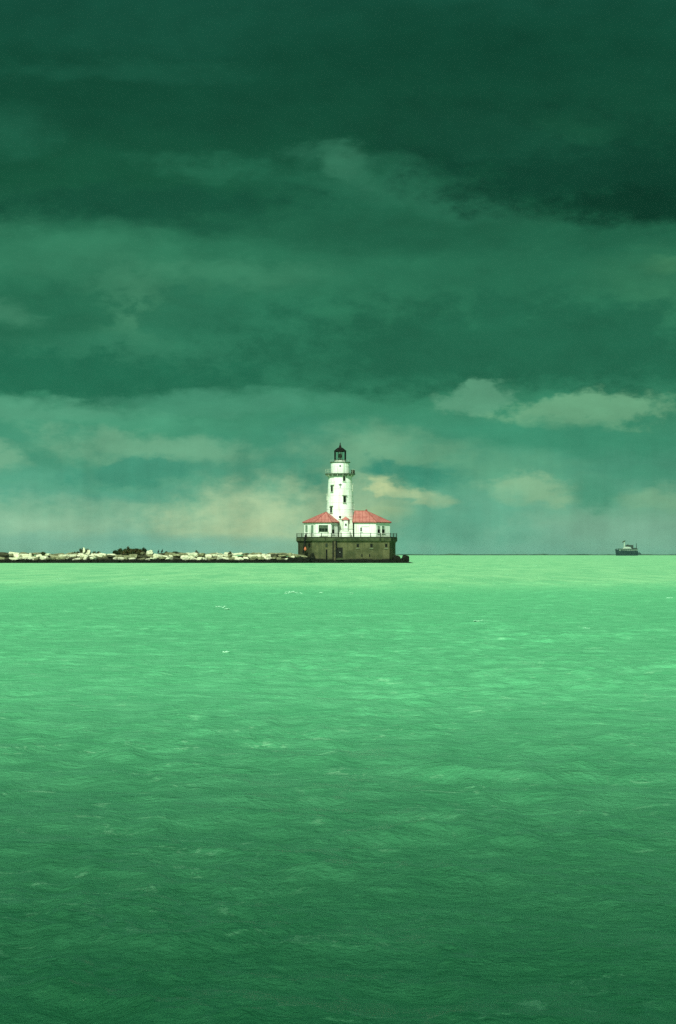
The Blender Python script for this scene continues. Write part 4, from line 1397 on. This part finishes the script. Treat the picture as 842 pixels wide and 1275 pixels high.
# ------------------------------------------------------------------ boat
def boat():
    D = 2700.0
    s = D / FPX
    bx = lambda px: X(px, D)
    t = thing('tour_boat', 'small dark passenger boat with white curved canopy out on the horizon', 'boat', (bx(780), D, 0))
    Bz = Z(690, D) - 2.0                                   # waterline 0
    zpx = lambda py: Z(py, D)
    half = 4.0
    # hull: stations from bow (left) to stern
    bm = bmesh.new()
    st = [(765.9, 0.05, 683.6), (767.2, 0.9, 683.8), (769.5, 2.3, 684.4), (773, 3.5, 685.2), (780, 4.0, 685.8), (788, 4.0, 685.8), (794.0, 3.6, 685.6)]
    prev = None
    for i, (px, w, pyt) in enumerate(st):
        x = bx(px); zt = zpx(pyt)
        xb = x + (1.6 if i == 0 else 0.8 if i == 1 else 0)
        ring = [bm.verts.new(q) for q in ((x, D - w, zt), (xb, D - w * 0.82, 1.0), (xb, D - w * 0.6, -0.8), (xb, D + w * 0.6, -0.8), (xb, D + w * 0.82, 1.0), (x, D + w, zt))]
        if prev:
            for k in range(6):
                bm.faces.new((prev[k], prev[(k + 1) % 6], ring[(k + 1) % 6], ring[k]))
        else:
            bm.faces.new(ring)
        prev = ring
    bm.faces.new(prev[::-1])
    obj('hull', bm, 'hull', t)

    def bxm(bm, px0, px1, py0, py1, w):
        x0, x1, z1, z0 = bx(px0), bx(px1), zpx(py0), zpx(py1)
        add_box(bm, ((x0 + x1) / 2, D, (z0 + z1) / 2), (x1 - x0, w, z1 - z0))
    bm = bmesh.new(); bxm(bm, 770.6, 793.6, 683.9, 685.9, 6.6)
    cab = obj('cabin', bm, 'boat_pale', t)
    for k in range(9):
        px = 772.6 + k * 2.25
        bm = bmesh.new(); bxm(bm, px, px + 1.3, 684.4, 685.3, 6.66)
        obj('window', bm, 'boat_dark', cab)
    bm = bmesh.new(); bxm(bm, 770.4, 793.9, 683.1, 683.9, 7.2)
    obj('upper_deck', bm, 'boat_dark', t)
    bm = bmesh.new()
    x0, x1 = bx(774.9), bx(786.4)
    zb = zpx(683.1)
    prev = None
    for i in range(13):
        u = i / 12
        x = x0 + (x1 - x0) * u
        hh = (zpx(680.6) - zb) * (1 - abs(2 * u - 1) ** 2.6) + 0.05
        ring = [bm.verts.new((x, D + 3.2 * math.cos(PI * k / 8), zb + hh * (0.35 + 0.65 * math.sin(PI * k / 8)) * (1 if 0 < k < 8 else 0))) for k in range(9)]
        if prev:
            for k in range(8):
                bm.faces.new((prev[k], prev[k + 1], ring[k + 1], ring[k]))
        else:
            bm.faces.new(ring)
        prev = ring
    bm.faces.new(prev[::-1])
    obj('canopy', bm, 'boat_white', t, True)
    bm = bmesh.new(); bxm(bm, 779.3, 788.6, 678.6, 680.9, 2.4); bxm(bm, 781.0, 782.8, 678.0, 678.6, 1.6); bxm(bm, 786.0, 788.6, 680.9, 683.1, 2.4)
    obj('wheelhouse', bm, 'boat_dark', t)
    bm = bmesh.new()
    add_tube(bm, (bx(777.4), D, zpx(681.0)), (bx(777.8), D, zpx(675.2)), 1.0, 0.75, 10)
    mast = obj('funnel', bm, 'boat_white', t)
    bm = bmesh.new()
    add_tube(bm, (bx(777.4), D, zpx(675.4)), (bx(777.4), D, zpx(672.4)), 0.09, seg=6)
    prev = None
    for i in range(9):
        u = i / 8
        x = bx(775.1) + (bx(778.8) - bx(775.1)) * u
        zz = zpx(675.3) + (zpx(673.4) - zpx(675.3)) * u
        yy = D + 0.25 * math.sin(u * 7)
        a = bm.verts.new((x, yy, zz - 0.7)); b = bm.verts.new((x, yy, zz + 0.9)); a2 = bm.verts.new((x, yy + 0.04, zz - 0.7)); b2 = bm.verts.new((x, yy + 0.04, zz + 0.9))
        if prev:
            bm.faces.new((prev[0], a, b, prev[1])); bm.faces.new((prev[2], prev[3], b2, a2))
        prev = (a, b, a2, b2)
    obj('flag', bm, 'flag', t)
    bm = bmesh.new()
    add_tube(bm, (bx(792.5), D, zpx(683.2)), (bx(792.6), D, zpx(676.6)), 0.48, 0.38, 8)
    bxm(bm, 789.0, 793.0, 682.3, 683.1, 4.0)
    obj('stern_post', bm, 'boat_dark', t)
    bm = bmesh.new()
    bxm(bm, 794.0, 796.4, 687.6, 688.4, 5.5); add_box(bm, (bx(796), D, zpx(689.4)), (4.4, 5.0, 1.4))
    obj('swim_platform', bm, 'hull', t)
    bm = bmesh.new()
    for sy in (-3.3, 3.3):
        add_tube(bm, (bx(767.5), D + sy * 0.35, zpx(682.9)), (bx(771), D + sy, zpx(682.9)), 0.08, seg=5)
        for px in (767.5, 769, 770.5):
            add_tube(bm, (bx(px), D + sy * (0.35 + (px - 767.5) * 0.21), zpx(684.4)), (bx(px), D + sy * (0.35 + (px - 767.5) * 0.21), zpx(682.9)), 0.07, seg=5)
    obj('bow_rail', bm, 'boat_dark', t)
    for o in t.children:
        pass


boat()

# ------------------------------------------------------------------ damp air over the lake
bm = bmesh.new()
add_box(bm, (0, 4200, 14.0), (9000, 10000, 34.0))
hm = bpy.data.materials.new('lake_haze'); hm.use_nodes = True
hm.node_tree.nodes.clear()
ho = hm.node_tree.nodes.new('ShaderNodeOutputMaterial'); hv = hm.node_tree.nodes.new('ShaderNodeVolumePrincipled')
hv.inputs['Color'].default_value = (0.50, 0.82, 0.74, 1); hv.inputs['Density'].default_value = 0.000024; hv.inputs['Anisotropy'].default_value = 0.0
hm.node_tree.links.new(hv.outputs[0], ho.inputs['Volume'])
hz = obj('haze', bm, hm, None)
hz['kind'] = 'stuff'
# ------------------------------------------------------------------ render settings
scene.view_settings.view_transform = 'Standard'
scene.view_settings.look = 'None'
scene.view_settings.exposure = EXPO
scene.view_settings.gamma = 1.0
scene.view_settings.use_curve_mapping = False
scene.cycles.use_denoising = False
scene.cycles.max_bounces = 5
scene.cycles.volume_bounces = 0
scene.cycles.diffuse_bounces = 2
scene.cycles.glossy_bounces = 2
scene.cycles.transparent_max_bounces = 8
scene.cycles.caustics_reflective = False
scene.cycles.caustics_refractive = False
scene.cycles.sample_clamp_indirect = 4.0
print('rocks', ROCKS)
